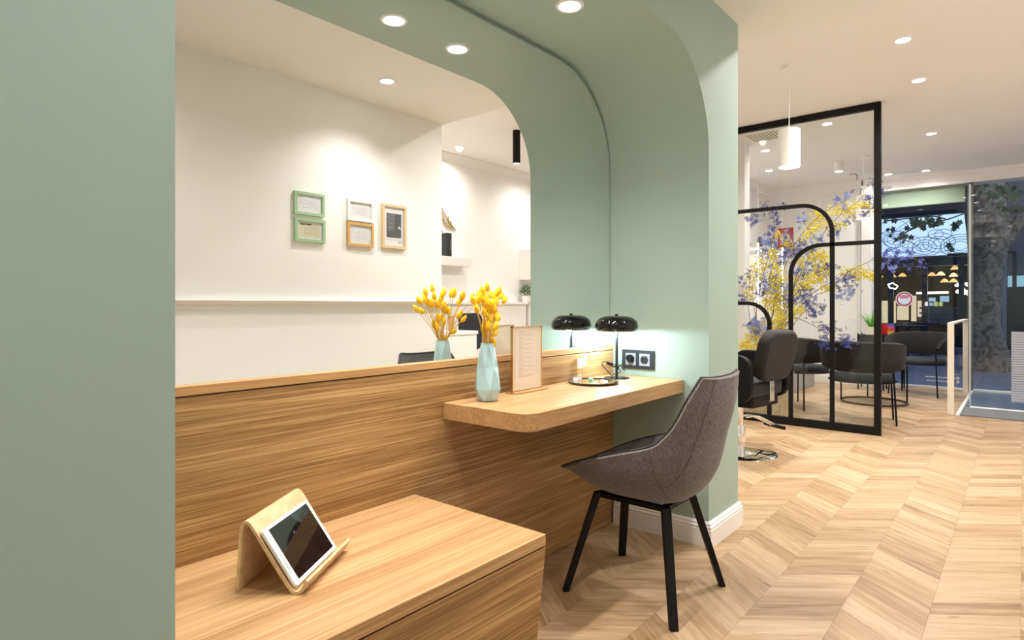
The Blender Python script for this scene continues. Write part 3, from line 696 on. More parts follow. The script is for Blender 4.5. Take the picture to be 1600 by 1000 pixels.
# --- dried flowers: head = pointed oval tuft
heads = {}
def head_mesh(kk):
    r_ = random.Random(kk); bm = NB(); prof = [(0, -.014), (.006, -.012), (.0092, -.004), (.0095, .003), (.0070, .011), (.0035, .017), (0, .021)]
    lathe(bm, prof, 10)
    for v in bm.verts:
        n = v.co.normalized(); v.co += n * r_.uniform(-.0012, .0016)
    # bristles
    for _ in range(26):
        a = r_.uniform(0, 2 * PI); z = r_.uniform(-.010, .014); rr = .0092 * math.sqrt(max(0, 1 - (z / .019) ** 2)); d = Vector((math.cos(a), math.sin(a), .9)); p = Vector((rr * math.cos(a), rr * math.sin(a), z)); s_ = Vector((-math.sin(a), math.cos(a), 0)) * .0014
        bm.faces.new([bm.verts.new(p + s_), bm.verts.new(p - s_), bm.verts.new(p + d * .0042)])
    me = bpy.data.meshes.new('flower_head'); bmesh.ops.recalc_face_normals(bm, faces=bm.faces); bm.to_mesh(me); bm.free(); me.materials.append(YEL)
    for p in me.polygons: p.use_smooth = True
    return me
hm = [head_mesh(i) for i in range(4)]
# heads read off the photograph (pixels in the real bouquet) with a depth of their own
HP = [(753, 456), (761, 450), (748, 463), (757, 459), (740, 470), (743, 478), (759, 468), (763, 475), (777, 458), (780, 455), (788, 469), (771, 463), (775, 472), (757, 474), (772, 484), (768, 481), (762, 492), (774, 494), (757, 505), (771, 500), (774, 511), (770, 533), (755, 458), (766, 488), (748, 470), (776, 465), (745, 484), (752, 466), (766, 461), (783, 463), (769, 476), (760, 482), (765, 500), (756, 488), (773, 521), (762, 511), (778, 498), (756, 515)]
rf = random.Random(21)
for i, (px, py) in enumerate(HP):
    dy = rf.uniform(-.045, .045) if i != 10 else .05; p = YP(px, py, VY + dy)
    base = Vector((VX + rf.uniform(-.010, .010), VY + rf.uniform(-.010, .010), DZ + .125))
    mouth = base + (p - base) * ((DZ + .214 - base.z) / (p.z - base.z)); off = Vector((mouth.x - VX, mouth.y - VY, 0))
    if off.length > .017:
        off *= .017 / off.length; mouth = Vector((VX, VY, DZ + .214)) + off; base = Vector((VX - off.x * .6, VY - off.y * .6, DZ + .125))
    t = thing('dried_flower', 'yellow dried flower leaning farthest right out of the pale blue vase' if i == 10 else 'topmost yellow dried flower in the pale blue vase' if i == 1 else 'yellow oval dried flower on a thin stem in the pale blue vase', 'dried flower', base, group='yellow dried flowers in the pale blue vase')
    d = (p - mouth); ctrl = [Vector(), mouth - base, (mouth - base) + d * .55 + Vector((0, 0, .006)), p - base]
    obj('stem', tube(NB(), smoothpts(ctrl, 4), .0011, 5), STEMY, t)
    dr = (ctrl[3] - ctrl[2]).normalized(); h = link_mesh('flower_head', hm[i % 4], t, p - base); h.rotation_mode = 'QUATERNION'; h.rotation_quaternion = dr.to_track_quat('Z', 'Y'); s_ = rf.uniform(.86, 1.12); h.scale = (s_, s_, s_ * 1.05)

# --- menu stand
sg = thing('menu_stand', 'upright acrylic menu holder with gold edges and a cream price list', 'menu holder', (-.785, -.052, DZ))
MT = Matrix.Rotation(math.radians(0), 4, 'Z'); SWd, SHt = .193, .262
bm = NB(); box(bm, -.105, -.030, 0, .110, .022, .006); obj('foot_plate', bm, OAKSOLID, sg, bevel=.001)
bm = NB()
box(bm, -SWd / 2, -.006, .006, -SWd / 2 + .004, .006, .006 + SHt); box(bm, SWd / 2 - .004, -.006, .006, SWd / 2, .006, .006 + SHt); box(bm, -SWd / 2, -.006, .006, SWd / 2, .006, .010); box(bm, -SWd / 2, -.006, .002 + SHt, SWd / 2, .006, .006 + SHt)
obj('gold_edge', bm, GOLD, sg)
bm = NB(); box(bm, -SWd / 2 + .004, -.002, .010, SWd / 2 - .004, .002, .002 + SHt); obj('price_list', bm, PAPER, sg)
bm = NB(); r_ = random.Random(9); zz = .245
while zz > .065:
    x = -.055; box(bm, x, -.0026, zz, x + r_.uniform(.02, .035), -.0020, zz + .0022); zz -= .0085
    for _ in range(r_.choice((1, 2))):
        x = -.055; x1 = r_.uniform(.015, .045)
        while x < x1: wl = r_.uniform(.006, .014); box(bm, x, -.0026, zz, x + wl, -.0020, zz + .0014); x += wl + .003
        zz -= .0065
    zz -= .003
obj('printed_lines', bm, mat('beige_ink', (.56, .46, .38), .8), sg)
bm = NB(); box(bm, -.078, -.0026, .05, -.0765, -.0020, .25); obj('margin_line', bm, mat('beige_ink2', (.62, .50, .36), .8), sg)
bm = NB(); box(bm, -SWd / 2 + .003, -.0060, .009, SWd / 2 - .003, -.0045, .003 + SHt); obj('acrylic_sheet', bm, ACRYL, sg)

# --- tray
TC = Vector((-.392, -.122, DZ)); ty = thing('round_tray', 'round mirrored tray with a dark rim on the desk', 'tray', TC)
obj('tray_dish', lathe(NB(), [(0, .0), (.106, .0), (.112, .005), (.115, .011), (.113, .011), (.109, .007), (0, .006)], 48), mat('tray_black', (.02, .02, .02), .2, coat=.5), ty, smooth=35)
obj('mirror_disc', lathe(NB(), [(0, .0062), (.108, .0062), (.108, .0075), (0, .0075)], 48), mat('tray_mirror', (.85, .84, .82), .05, metal=1), ty)
def on_tray(px, py): return ZP(px, py, DZ + .008)
p = on_tray(899, 596); t = thing('glass_vial', 'short clear glass pot at the left edge of the tray', 'bottle', (p.x, p.y, DZ + .008)); obj('vial_body', lathe(NB(), [(0, 0), (.013, 0), (.014, .004), (.013, .022), (.009, .026), (.009, .034), (0, .034)], 20), ACRYL, t, smooth=40); obj('vial_content', lathe(NB(), [(0, .001), (.011, .001), (.011, .016), (0, .016)], 16), mat('pale_liquid', (.8, .86, .88), .2, alpha=.55), t)
p = on_tray(906, 594); t = thing('spray_bottle', 'small clear spray bottle with a white cap on the tray', 'bottle', (p.x, p.y, DZ + .008))
obj('bottle_body', lathe(NB(), [(0, 0), (.012, 0), (.013, .003), (.013, .048), (.008, .054), (.008, .058), (0, .058)], 20), ACRYL, t, smooth=40)
obj('bottle_content', lathe(NB(), [(0, .002), (.010, .002), (.010, .030), (0, .030)], 16), mat('amber_liquid', (.70, .58, .45), .2, alpha=.5), t)
obj('cap', lathe(NB(), [(0, .058), (.0125, .058), (.0125, .098), (0, .100)], 20), mat('milky_plastic', (.86, .84, .86), .35, alpha=.8), t, smooth=40)
p = on_tray(912, 591); t = thing('tall_bottle', 'tall clear bottle with a milky cap behind the spray bottle', 'bottle', (p.x, p.y, DZ + .008))
obj('bottle_body', lathe(NB(), [(0, 0), (.012, 0), (.013, .003), (.013, .060), (0, .062)], 20), ACRYL, t, smooth=40); obj('cap', lathe(NB(), [(0, .062), (.0135, .062), (.0135, .112), (0, .113)], 20), mat('milky_plastic2', (.84, .82, .84), .35, alpha=.65), t, smooth=40)
p = on_tray(923, 594); t = thing('green_soap_box', 'small green box lying on the tray', 'box', (p.x, p.y, DZ + .008), .4); bm = NB(); box(bm, -.014, -.009, 0, .014, .009, .010); obj('box_body', bm, mat('green_card', (.20, .38, .26), .6), t, bevel=.001); bm = NB(); box(bm, -.009, -.005, .0100, .009, .005, .0108); obj('box_label', bm, WPAPER, t)
for i, (px, py, an, L, lab) in enumerate(((931, 599, .75, .052, 'white paper sleeve lying across the front of the tray'), (944, 596, .95, .045, 'white folded card lying at the right side of the tray'))):
    p = on_tray(px, py); t = thing('paper_sleeve', lab, 'paper', (p.x, p.y, DZ + .008), an); bm = NB(); box(bm, -L / 2, -.010, 0, L / 2, .010, .003 + .001 * i); obj('sheet', bm, WPAPER, t, bevel=.0005); bm = NB(); box(bm, -L / 2 + .006, -.004, .003 + .001 * i, L / 2 - .014, -.002, .0034 + .001 * i); obj('print_line', bm, INK, t)

# --- table lamp
LX, LY = -.160, -.108
lp = thing('mushroom_table_lamp', 'black mushroom-shaped table lamp lit on the desk', 'table lamp', (LX, LY, DZ))
obj('base', lathe(NB(), [(0, 0), (.061, 0), (.062, .003), (.060, .005), (.012, .007), (0, .007)], 48), GLOSSBLACK, lp, smooth=40)
obj('stem', cyl(NB(), (0, 0, .006), (0, 0, .29), .0068, 20), mat('black_satin', (.014, .014, .016), .3), lp, smooth=40)
dome = [(.0, .302), (.035, .302), (.062, .299), (.084, .289), (.098, .273), (.1035, .254), (.102, .240), (.095, .229), (.090, .228), (.096, .240), (.097, .255), (.090, .272), (.07, .286), (.03, .295), (0, .296)]
obj('shade', lathe(NB(), dome, 56), GLOSSBLACK, lp, smooth=60)
obj('knob', lathe(NB(), [(0, .300), (.008, .300), (.008, .308), (.006, .310), (0, .310)], 20), GLOSSBLACK, lp, smooth=40)
obj('bulb', lathe(NB(), [(.008, .238), (.050, .238), (.052, .244), (.040, .262), (.008, .270)], 24), COOLBULB, lp, smooth=60)
l = bpy.data.lights.new('lamp_light', 'POINT'); l.energy = 4.2; l.color = (.70, .90, 1.0); l.shadow_soft_size = .015; lo = bpy.data.objects.new('lamp_light', l); C.objects.link(lo); lo.parent = lp; lo.location = (-.02, -.0, .233)
# cable with switch
cb = thing('lamp_cable', 'black lamp cable with an inline switch looping on the desk', 'cable', (LX - .05, -.05, DZ))
def dp(px, py, y): return YP(px, py, y) - Vector(cb.location)
cpts = [dp(982, 578, -.06), dp(975, 578, -.06), dp(968, 570, -.06), dp(962, 573, -.065), dp(966, 576, -.07), dp(970, 581, -.075), dp(962, 583.5, -.08), dp(955, 586, -.08), dp(948, 578, -.075), dp(941, 570, -.065), dp(942, 566, -.06), dp(946, 565.5, -.06), dp(951, 568, -.06)]
obj('cord', tube(NB(), smoothpts(cpts, 6), .0021, 6), BLACK, cb, smooth=60)
cpts2 = [dp(965, 575, -.06), dp(970, 571, -.05), dp(976, 566, -.03), dp(982, 562, -.02), dp(992, 562, -.018)]
q0 = YP(985, 560, -.09); obj('plug_cord', tube(NB(), smoothpts([dp(964, 576, -.06), dp(972, 569, -.05), dp(980, 563, -.08), Vector((-.012, -.085, .85)) - Vector(cb.location)], 6), .0021, 6), BLACK, cb, smooth=60)
a, b = dp(949, 567, -.06), dp(966, 574, -.06); dd = (b - a); M4 = Matrix.Translation((a + b) / 2) @ dd.to_track_quat('X', 'Z').to_matrix().to_4x4()
bm = NB(); box(bm, -dd.length / 2, -.006, -.007, dd.length / 2, .006, .007, M4); sw = obj('switch', bm, BLACK, cb, bevel=.003); bm = NB(); box(bm, -.004, -.0072, -.002, .004, -.0058, .002, M4); obj('rocker', bm, WPAPER, sw)
# socket plate on the jamb
so = thing('double_socket', 'black double wall socket plate with grey sockets on the niche side', 'socket', (0, -.139, .845))
bm = NB(); prism(bm, rrect(-.089, -.047, .089, .047, .004, 3), 'x', -.009, 0); obj('plate', bm, mat('anthracite', (.022, .024, .030), .4), so, bevel=.001)
for k_ in (-1, 1):
    cy = k_ * .038; bm = NB(); prism(bm, rrect(cy - .028, -.030, cy + .028, .030, .003, 3), 'x', -.0115, -.009); sk = obj('socket_insert', bm, mat('socket_grey', (.30, .33, .38), .4), so)
    Ms = Matrix.Translation((-.0116, cy, 0)) @ Matrix.Rotation(-PI / 2, 4, 'Y'); bm = NB(); lathe(bm, [(0, .0), (.0215, .0), (.0215, .0006), (0, .0006)], 28, M=Ms); obj('socket_well', bm, mat('well_black', (.012, .012, .014), .5), sk)
    bm = NB(); box(bm, -.0130, cy - .003, .014, -.0120, cy + .003, .020); box(bm, -.0130, cy - .003, -.020, -.0120, cy + .003, -.014); obj('earth_clip', bm, STEEL, sk)
bm = NB(); cyl(bm, (-.013, .038, .006), (-.030, .038, .006), .017, 20); obj('plug', bm, BLACK, cb, world=False).location = Vector(so.location) - Vector(cb.location)

# ================================================================== TABLET AND STAND
A0 = ZP(466, 930, .462); B0 = ZP(537, 858, .462); wv = (B0 - A0); SWT = wv.length * .96; wv.normalize(); nv = Vector((-wv.y, wv.x, 0))   # nv points to the rear
st = thing('tablet_stand', 'bent pale plywood tablet stand on the oak bench', 'tablet stand', A0)
st.rotation_euler = (0, 0, math.atan2(wv.y, wv.x))
# profile in (depth, height): lip -> front foot -> slope -> apex -> rear leg
prof = smoothpts([Vector((-.020, .033, 0)), Vector((-.008, .010, 0)), Vector((.006, .004, 0)), Vector((.020, .012, 0)), Vector((.062, .072, 0)), Vector((.108, .142, 0)), Vector((.124, .158, 0)), Vector((.136, .148, 0)), Vector((.141, .10, 0)), Vector((.148, .002, 0))], 6)
bm = NB(); TH = .0035; top_, bot_ = [], []
for i, p in enumerate(prof):
    t_ = (prof[min(i + 1, len(prof) - 1)] - prof[max(i - 1, 0)]).normalized(); n_ = Vector((-t_.y, t_.x, 0)); top_.append(p + n_ * TH); bot_.append(p - n_ * TH)
poly = [(p.x, max(p.y, .0005)) for p in top_ + bot_[::-1]]
# extrude along local x (stand width)
A = [bm.verts.new((0, u, v)) for u, v in poly]; B = [bm.verts.new((SWT, u, v)) for u, v in poly]; n = len(poly); h = n // 2
for i in range(n): j = (i + 1) % n; bm.faces.new((A[i], A[j], B[j], B[i]))
for i in range(h - 1): bm.faces.new((A[i], A[i + 1], A[n - 2 - i], A[n - 1 - i])); bm.faces.new((B[i + 1], B[i], B[n - 1 - i], B[n - 2 - i]))
PLYS = wood('stand_ply', (.80, .63, .40), (.72, .53, .31), (.60, .41, .22), scale=(8, .35, .35), fine=.4, contrast=.35)
obj('bent_plywood', bm, PLYS, st, smooth=40)
# tablet leaning on the slope
sl = Vector((.108 - .020, .142 - .012)).normalized()
tb = thing('tablet', 'white-bezelled tablet with a dark screen leaning on the plywood stand', 'tablet', A0); tb.rotation_euler = st.rotation_euler
Mt = Matrix.Translation((0, .012, .0125)) @ Matrix.Rotation(math.atan2(sl.y, sl.x), 4, 'X')     # local x=width, y=up the slope, z=normal
TW, THt, TT = .224, .150, .008; X0 = .004
bm = NB(); prism(bm, rrect(X0, .0, X0 + TW, THt, .008, 4), 'z', .0005, TT); bm.transform(Mt); obj('tablet_body', bm, mat('tablet_white', (.78, .76, .78), .3), tb, bevel=.0012)
bm = NB(); prism(bm, [(X0 + .021, .010), (X0 + TW - .013, .010), (X0 + TW - .013, THt - .008), (X0 + .021, THt - .008)], 'z', TT, TT + .0006); bm.transform(Mt); obj('screen', bm, mat('dark_screen', (.006, .005, .006), .03, coat=1), tb)
bm = NB(); box(bm, X0 + .008, .040, TT, X0 + .011, .062, TT + .0004); lathe(bm, [(0, TT), (.0018, TT), (.0018, TT + .0005), (0, TT + .0005)], 10, c=(X0 + .0095, .078, 0)); lathe(bm, [(0, TT), (.0014, TT), (.0014, TT + .0005), (0, TT + .0005)], 10, c=(X0 + .0095, .087, 0)); bm.transform(Mt); obj('bezel_details', bm, mat('grey_print', (.35, .35, .36), .5), tb)

# ================================================================== MAIN CHAIR
CX, CYc = -.56, -.467
ch = thing('upholstered_chair', 'taupe linen shell chair with four black metal legs at the desk', 'chair', (CX, CYc, 0))
rows = [((.245, .478), (.230, .236, .488), .040), ((.12, .458), (.238, .12, .537), .080), ((-.03, .447), (.242, -.03, .585), .080), ((-.14, .465), (.240, -.145, .622), .086), ((-.20, .53), (.232, -.19, .658), .074),
        ((-.245, .62), (.222, -.228, .71), .048), ((-.285, .74), (.205, -.265, .79), .038), ((-.316, .862), (.168, -.302, .870), .026)]
fine = []
R1 = smoothpts([Vector((r[0][0], r[0][1], r[2])) for r in rows], 4); R2 = smoothpts([Vector(r[1]) for r in rows], 4)
NU = 16; inner = []; bm = NB()
for c_, r_ in zip(R1, R2):
    row = []
    for k in range(NU + 1):
        u = -1 + 2 * k / NU; w_ = abs(u) ** 2.3; row.append(Vector((r_.x * (abs(u) ** .92) * (1 if u > 0 else -1), c_.x + (r_.y - c_.x) * w_, c_.y + (r_.z - c_.y) * w_)))
    inner.append(row)
NS = len(inner); outer_ = []
for i in range(NS):
    row = []
    for k in range(NU + 1):
        ds = inner[min(i + 1, NS - 1)][k] - inner[max(i - 1, 0)][k]; du = inner[i][min(k + 1, NU)] - inner[i][max(k - 1, 0)]
        n_ = du.cross(ds).normalized()      # points away from the sitter
        if n_.z > 0 and i < NS / 2: n_ = -n_
        if i >= NS / 2 and n_.y > 0: n_ = -n_
        u = abs(-1 + 2 * k / NU); th = .014 + (R1[i].z - .014) * (1 - u ** 3); th *= min(1, .6 + i * .2) * (1 if i < NS - 2 else .8)
        row.append(inner[i][k] + n_ * th)
    outer_.append(row)
VI = [[bm.verts.new(p) for p in r] for r in inner]; VO = [[bm.verts.new(p) for p in r] for r in outer_]
for i in range(NS - 1):
    for k in range(NU):
        bm.faces.new((VO[i][k], VO[i][k + 1], VO[i + 1][k + 1], VO[i + 1][k]))
for i in range(NS - 1):
    bm.faces.new((VI[i][0], VO[i][0], VO[i + 1][0], VI[i + 1][0])); bm.faces.new((VO[i][NU], VI[i][NU], VI[i + 1][NU], VO[i + 1][NU]))
for k in range(NU):
    bm.faces.new((VO[0][k], VO[0][k + 1], VI[0][k + 1], VI[0][k])); bm.faces.new((VO[-1][k + 1], VO[-1][k], VI[-1][k], VI[-1][k + 1]))
for r in VI[1:-1]:
    for v in r[1:-1]: bm.verts.remove(v)
obj('outer_shell', bm, CHAIRF, ch, smooth=50)
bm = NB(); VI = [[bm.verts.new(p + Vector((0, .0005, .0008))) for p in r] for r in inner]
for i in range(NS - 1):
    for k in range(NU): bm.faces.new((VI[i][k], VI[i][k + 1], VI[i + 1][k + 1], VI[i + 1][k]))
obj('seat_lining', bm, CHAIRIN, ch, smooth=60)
rim = [r[0] for r in inner] + inner[-1][1:-1] + [r[NU] for r in inner][::-1] + inner[0][1:-1][::-1]
obj('piping', tube(NB(), rim, .0042, 6, closed=True), PIPING, ch, smooth=70)
# seams on the outer shell
bm = NB()
tube(bm, [outer_[i][int(NU * .22)] + (outer_[i][int(NU * .22)] - inner[i][int(NU * .22)]).normalized() * .0004 for i in range(int(NS * .42), NS)], .0008, 4)
tube(bm, [outer_[i][NU - int(NU * .22)] for i in range(int(NS * .42), NS)], .0008, 4)
ib = int(NS * .42); tube(bm, [outer_[ib][k] for k in range(NU + 1)], .0008, 4)
obj('seams', bm, mat('seam_thread', (.045, .04, .038), .9), ch)
bm = NB(); fr = .36
for s_ in (-1, 1):
    box(bm, s_ * .105 - .014, -.155, fr, s_ * .105 + .014, .155, fr + .018); 
box(bm, -.115, -.150, fr, .115, -.122, fr + .018); box(bm, -.115, .122, fr, .115, .150, fr + .018); lathe(bm, [(0, fr + .01), (.06, fr + .01), (.06, fr + .035), (0, fr + .035)], 20, c=(0, 0, 0)); box(bm, -.02, -.14, fr, .02, .14, fr + .016)
obj('seat_frame', bm, BLACK, ch, bevel=.002)
for sx, sy in ((-1, 1), (1, 1), (-1, -1), (1, -1)):
    p0 = Vector((sx * .112, sy * .145, fr + .018)); p1 = Vector((sx * .218, sy * .226, 0)); d = p1 - p0
    bm = NB(); out_ = Vector((sx, sy, 0)).normalized(); sd = Vector((-out_.y, out_.x, 0)); A, B = [], []
    for a_, b_ in ((-1, -1), (1, -1), (1, 1), (-1, 1)):
        A.append(bm.verts.new(p0 + sd * a_ * .017 + out_ * b_ * .012)); B.append(bm.verts.new(p1 + sd * a_ * .015 + out_ * b_ * .011 + Vector((0, 0, 0))))
    bm.faces.new(A[::-1]); bm.faces.new(B)
    for i in range(4): j = (i + 1) % 4; bm.faces.new((A[i], A[j], B[j], B[i]))
    obj('leg', bm, BLACK, ch, bevel=.002)

# ================================================================== GLASS PARTITION
PXp = 3.25
pt = thing('glass_partition', 'black-framed glass partition with curved inner bars', 'partition', (PXp, .3, 0))
YR, YL, ZT = -.686, 1.34, 2.845; t2 = .022
bm = NB(); box(bm, PXp - t2, YR, 0, PXp + t2, YR + .052, ZT); obj('frame_post', bm, BLACK, pt, world=True, bevel=.002)
bm = NB(); box(bm, PXp - t2, YL - .052, 0, PXp + t2, YL, ZT); obj('frame_post', bm, BLACK, pt, world=True)
bm = NB(); box(bm, PXp - t2, YR + .052, ZT - .055, PXp + t2, YL - .052, ZT); obj('top_rail', bm, BLACK, pt, world=True)
bm = NB(); box(bm, PXp - t2, YR + .052, 0, PXp + t2, YL - .052, .07); obj('bottom_rail', bm, BLACK, pt, world=True)
bm = NB(); box(bm, PXp - .004, YR + .05, .06, PXp + .004, YL - .05, ZT - .05); obj('glass_pane', bm, GLASS, pt, world=True)
def bar(path, hw=.017, d=.016):
    bm = NB(); n = len(path); L = []
    for i, (y, z) in enumerate(path):
        a_, b_ = Vector(path[max(i - 1, 0)]), Vector(path[min(i + 1, n - 1)]); t_ = (b_ - a_).normalized(); nn = Vector((-t_.y, t_.x))
        L.append([bm.verts.new((PXp + dx, y + nn.x * s_ * hw, z + nn.y * s_ * hw)) for dx, s_ in ((-d, -1), (-d, 1), (d, 1), (d, -1))])
    for A, B in zip(L, L[1:]):
        for i in range(4): j = (i + 1) % 4; bm.faces.new((A[i], A[j], B[j], B[i]))
    bm.faces.new(L[0][::-1]); bm.faces.new(L[-1]); obj('curved_bar', bm, BLACK, pt, world=True, smooth=35)
def arcpath(yv, zh, r, yend, side):
    """vertical at yv rising to zh, arc, then horizontal to yend (side=+1 towards +y)"""
    p = [(yv, .07), (yv, zh - r)]
    for i in range(1, 13):
        a = math.radians(90 * i / 12); p.append((yv + side * r * (1 - math.cos(a)), zh - r + r * math.sin(a)))
    p.append((yend, zh)); return p
bar(arcpath(-.308, 2.025, .26, YL - .05, 1))
bar(arcpath(.040, 1.655, .26, YR + .05, -1))
bar(arcpath(.232, 1.13, .20, YL - .05, 1))

# ================================================================== PENDANTS AND CEILING ITEMS
def pendant(x, y, lab, power):
    t = thing('pendant_lamp', lab, 'pendant lamp', (x, y, 2.115))
    obj('canopy', lathe(NB(), [(0, TOP - 2.115), (.055, TOP - 2.115), (.055, TOP - 2.145), (0, TOP - 2.145)], 28), WHITEM, t, smooth=40)
    obj('cord', cyl(NB(), (0, 0, .27), (0, 0, TOP - 2.145), .003, 8), WHITEM, t)
    obj('shade', lathe(NB(), [(0, .272), (.070, .272), (.074, .268), (.074, .0), (.070, .0), (.070, .25), (0, .25)], 36), WHITEM, t, smooth=40)
    obj('diffuser', lathe(NB(), [(0, .006), (.069, .006), (.069, .012), (0, .012)], 28), BULB, t)
    spot(t, (x, y, 2.105), power * K, 1.5, .7, .06)
pendant(1.933, -.312, 'white cylinder pendant lamp hanging over the styling chair', 55)
pendant(5.30, -.19, 'white cylinder pendant lamp partly behind the blossoms near the window', 16)
t = thing('surface_spotlight', 'short white cylinder spotlight on the ceiling behind the partition', 'ceiling light', (5.45, .10, TOP)); obj('housing', lathe(NB(), [(0, 0), (.05, 0), (.05, -.12), (.045, -.12), (.045, -.10), (0, -.10)], 28), WHITEM, t, smooth=40); obj('diffuser', lathe(NB(), [(0, -.112), (.045, -.112), (.045, -.116), (0, -.116)], 24), BULB, t)
pz = ZP(807, 212, 2.80); yb = .05 - pz.y
t = thing('black_ceiling_spot', 'long black cylinder spotlight on the salon ceiling, seen in the mirror', 'ceiling light', (pz.x, yb, TOP)); obj('housing', lathe(NB(), [(0, 0), (.038, 0), (.038, -.33), (.033, -.33), (.033, -.31), (0, -.29)], 24), BLACK, t, smooth=40); obj('diffuser', lathe(NB(), [(0, -.318), (.033, -.318), (.033, -.324), (0, -.324)], 20), BULB, t)
# air grille
gr = thing('air_grille', 'cream slatted air grille in the salon ceiling above the partition', 'air grille', (3.72, .38, TOP))
bm = NB(); box(bm, -.16, -.19, -.006, .16, -.175, 0); box(bm, -.16, .175, -.006, .16, .19, 0); box(bm, -.16, -.175, -.006, -.145, .175, 0); box(bm, .145, -.175, -.006, .16, .175, 0); obj('frame', bm, IVORY, gr)
bm = NB(); box(bm, -.145, -.175, -.002, .145, .175, -.0005); obj('dark_backing', bm, mat('grille_dark', (.25, .22, .18), .8), gr)
for i in range(11): bm = NB(); y = -.165 + i * .032; box(bm, -.145, y - .010, -.006, .145, y + .008, -.003); obj('slat', bm, IVORY, gr)
# camera bracket near the window
t = thing('ceiling_camera', 'small white camera on a bent bracket under the ceiling by the column', 'camera', (6.35, .08, TOP)); GB = mat('bracket_grey', (.28, .25, .22), .5)
obj('bracket', tube(NB(), smoothpts([(0, .08, -.002), (0, .0, -.012), (0, -.01, -.08), (0, -.03, -.10)], 4), .007, 6), GB, t); bm = NB(); box(bm, -.10, -.07, -.20, .06, -.03, -.09); obj('camera_body', bm, WHITEM, t, bevel=.006); bm = NB(); box(bm, -.06, -.09, -.17, .02, -.07, -.11); obj('lens_cover', bm, GB, t, bevel=.004)

# ================================================================== STYLING CHAIR
sc_ = thing('styling_chair', 'charcoal salon styling chair with black arms on a chrome disc base', 'salon chair', (1.88, .02, 0))
obj('base_disc', lathe(NB(), [(0, 0), (.26, 0), (.262, .006), (.255, .011), (.10, .018), (.05, .022), (0, .022)], 48), CHROME, sc_, smooth=40)
obj('pump_sleeve', lathe(NB(), [(0, .02), (.030, .02), (.034, .06), (.034, .20), (.030, .21), (0, .21)], 24), CHROME, sc_, smooth=50)
obj('pump_post', cyl(NB(), (0, 0, .2), (0, 0, .38), .022, 20), CHROME, sc_, smooth=50)
bm = NB(); fd = Vector((.80, -.25, 0)).normalized()
tube(bm, smoothpts([(0.03, .03, .27), fd * .18 + Vector((0, .03, .26)), fd * .36 + Vector((0, .02, .19)), fd * .42 + Vector((0, .02, .165))], 5), .009, 8); tube(bm, smoothpts([(0.03, -.03, .27), fd * .18 + Vector((0, -.02, .26)), fd * .36 + Vector((0, -.02, .19)), fd * .42 + Vector((0, -.02, .165))], 5), .009, 8)
obj('footrest_arm', bm, CHROME, sc_, smooth=60)
fe = fd * .42 + Vector((0, 0, .16)); obj('footrest_bar', cyl(NB(), fe + Vector((.05, .09, 0)), fe + Vector((-.05, -.09, 0)), .014, 14), BLACK, sc_, smooth=50)
# seat rotated: sitter faces +y and slightly -x
seatM = Matrix.Rotation(math.radians(-10), 4, 'Z')
bm = NB(); prism(bm, rrect(-.235, -.22, .235, .24, .05, 5), 'z', .46, .56); bm.transform(seatM); obj('seat', bm, GREYF2, sc_, bevel=.02, seg=4, smooth=40)
bm = NB(); prism(bm, rrect(-.20, -.2, .20, .2, .03, 4), 'z', .38, .46); bm.transform(seatM); obj('seat_base', bm, BLACK, sc_)
for s_ in (-1, 1):
    bm = NB(); prism(bm, rrect(-.24, .42, .20, .76, .10, 6), 'x', s_ * .265 - .025, s_ * .265 + .025); bm.transform(seatM); obj('arm_panel', bm, DARKVEL, sc_, bevel=.012, seg=3, smooth=40)
bm = NB(); pl = rrect(-.225, 0, .225, .37, .12, 8)
prism(bm, pl, 'y', -.045, .045); bm.transform(seatM @ Matrix.Translation((0, -.235, .575)) @ Matrix.Rotation(math.radians(12), 4, 'X')); obj('backrest', bm, GREYF, sc_, bevel=.025, seg=4, smooth=40)
bm = NB(); box(bm, -.03, -.25, .42, .03, -.16, .62); bm.transform(seatM); obj('back_bracket', bm, CHROME, sc_, bevel=.004)

# ================================================================== LOUNGE CHAIRS AND COFFEE TABLE
def lounge_chair(x, y, face, lab):
    """face = direction the sitter looks, radians"""
    t = thing('lounge_chair', lab, 'armchair', (x, y, 0), face, 'lounge chairs round the coffee table')
    # local +x = front
    obj('seat', lathe(NB(), [(0, .385), (.25, .385), (.275, .40), (.28, .43), (.26, .455), (0, .462)], 36), GREYF2, t, smooth=60)
    bm = NB(); n = 26; L = []
    for i in range(n + 1):
        f = -1 + 2 * i / n; a = PI + f * math.radians(128); top_z = .76 - .10 * abs(f) ** 3; bot_z = .50 + .05 * abs(f) ** 2; R = .315 + .02 * abs(f); th = .024
        if abs(f) > .9: top_z -= (abs(f) - .9) * .8; bot_z += (abs(f) - .9) * .6
        c_, s_ = math.cos(a), math.sin(a); L.append([bm.verts.new((c_ * (R + o_), s_ * (R + o_), z_)) for o_, z_ in ((-th, bot_z), (-th, top_z), (-th * .4 + .008, top_z + .016), (th + .010, top_z), (th + .006, (top_z + bot_z) / 2), (th - .005, bot_z), (0, bot_z - .012))])
    for A, B in zip(L, L[1:]):
        for i in range(7): j = (i + 1) % 7; bm.faces.new((A[i], A[j], B[j], B[i]))
    bm.faces.new(L[0][::-1]); bm.faces.new(L[-1]); obj('back_band', bm, GREYF, t, smooth=60)
    for a in (55, 125, 235, 305):
        c_, s_ = math.cos(math.radians(a)), math.sin(math.radians(a)); pts = [(c_ * .33, s_ * .33, 0), (c_ * .305, s_ * .305, .40), (c_ * .30, s_ * .30, .53)]
        obj('leg', tube(NB(), pts, .0085, 8), BLACK, t, smooth=60)
    obj('seat_ring', tube(NB(), [(.285 * math.cos(q), .285 * math.sin(q), .392) for q in [2 * PI * i / 32 for i in range(32)]], .008, 6, closed=True), BLACK, t, smooth=60)
    return t
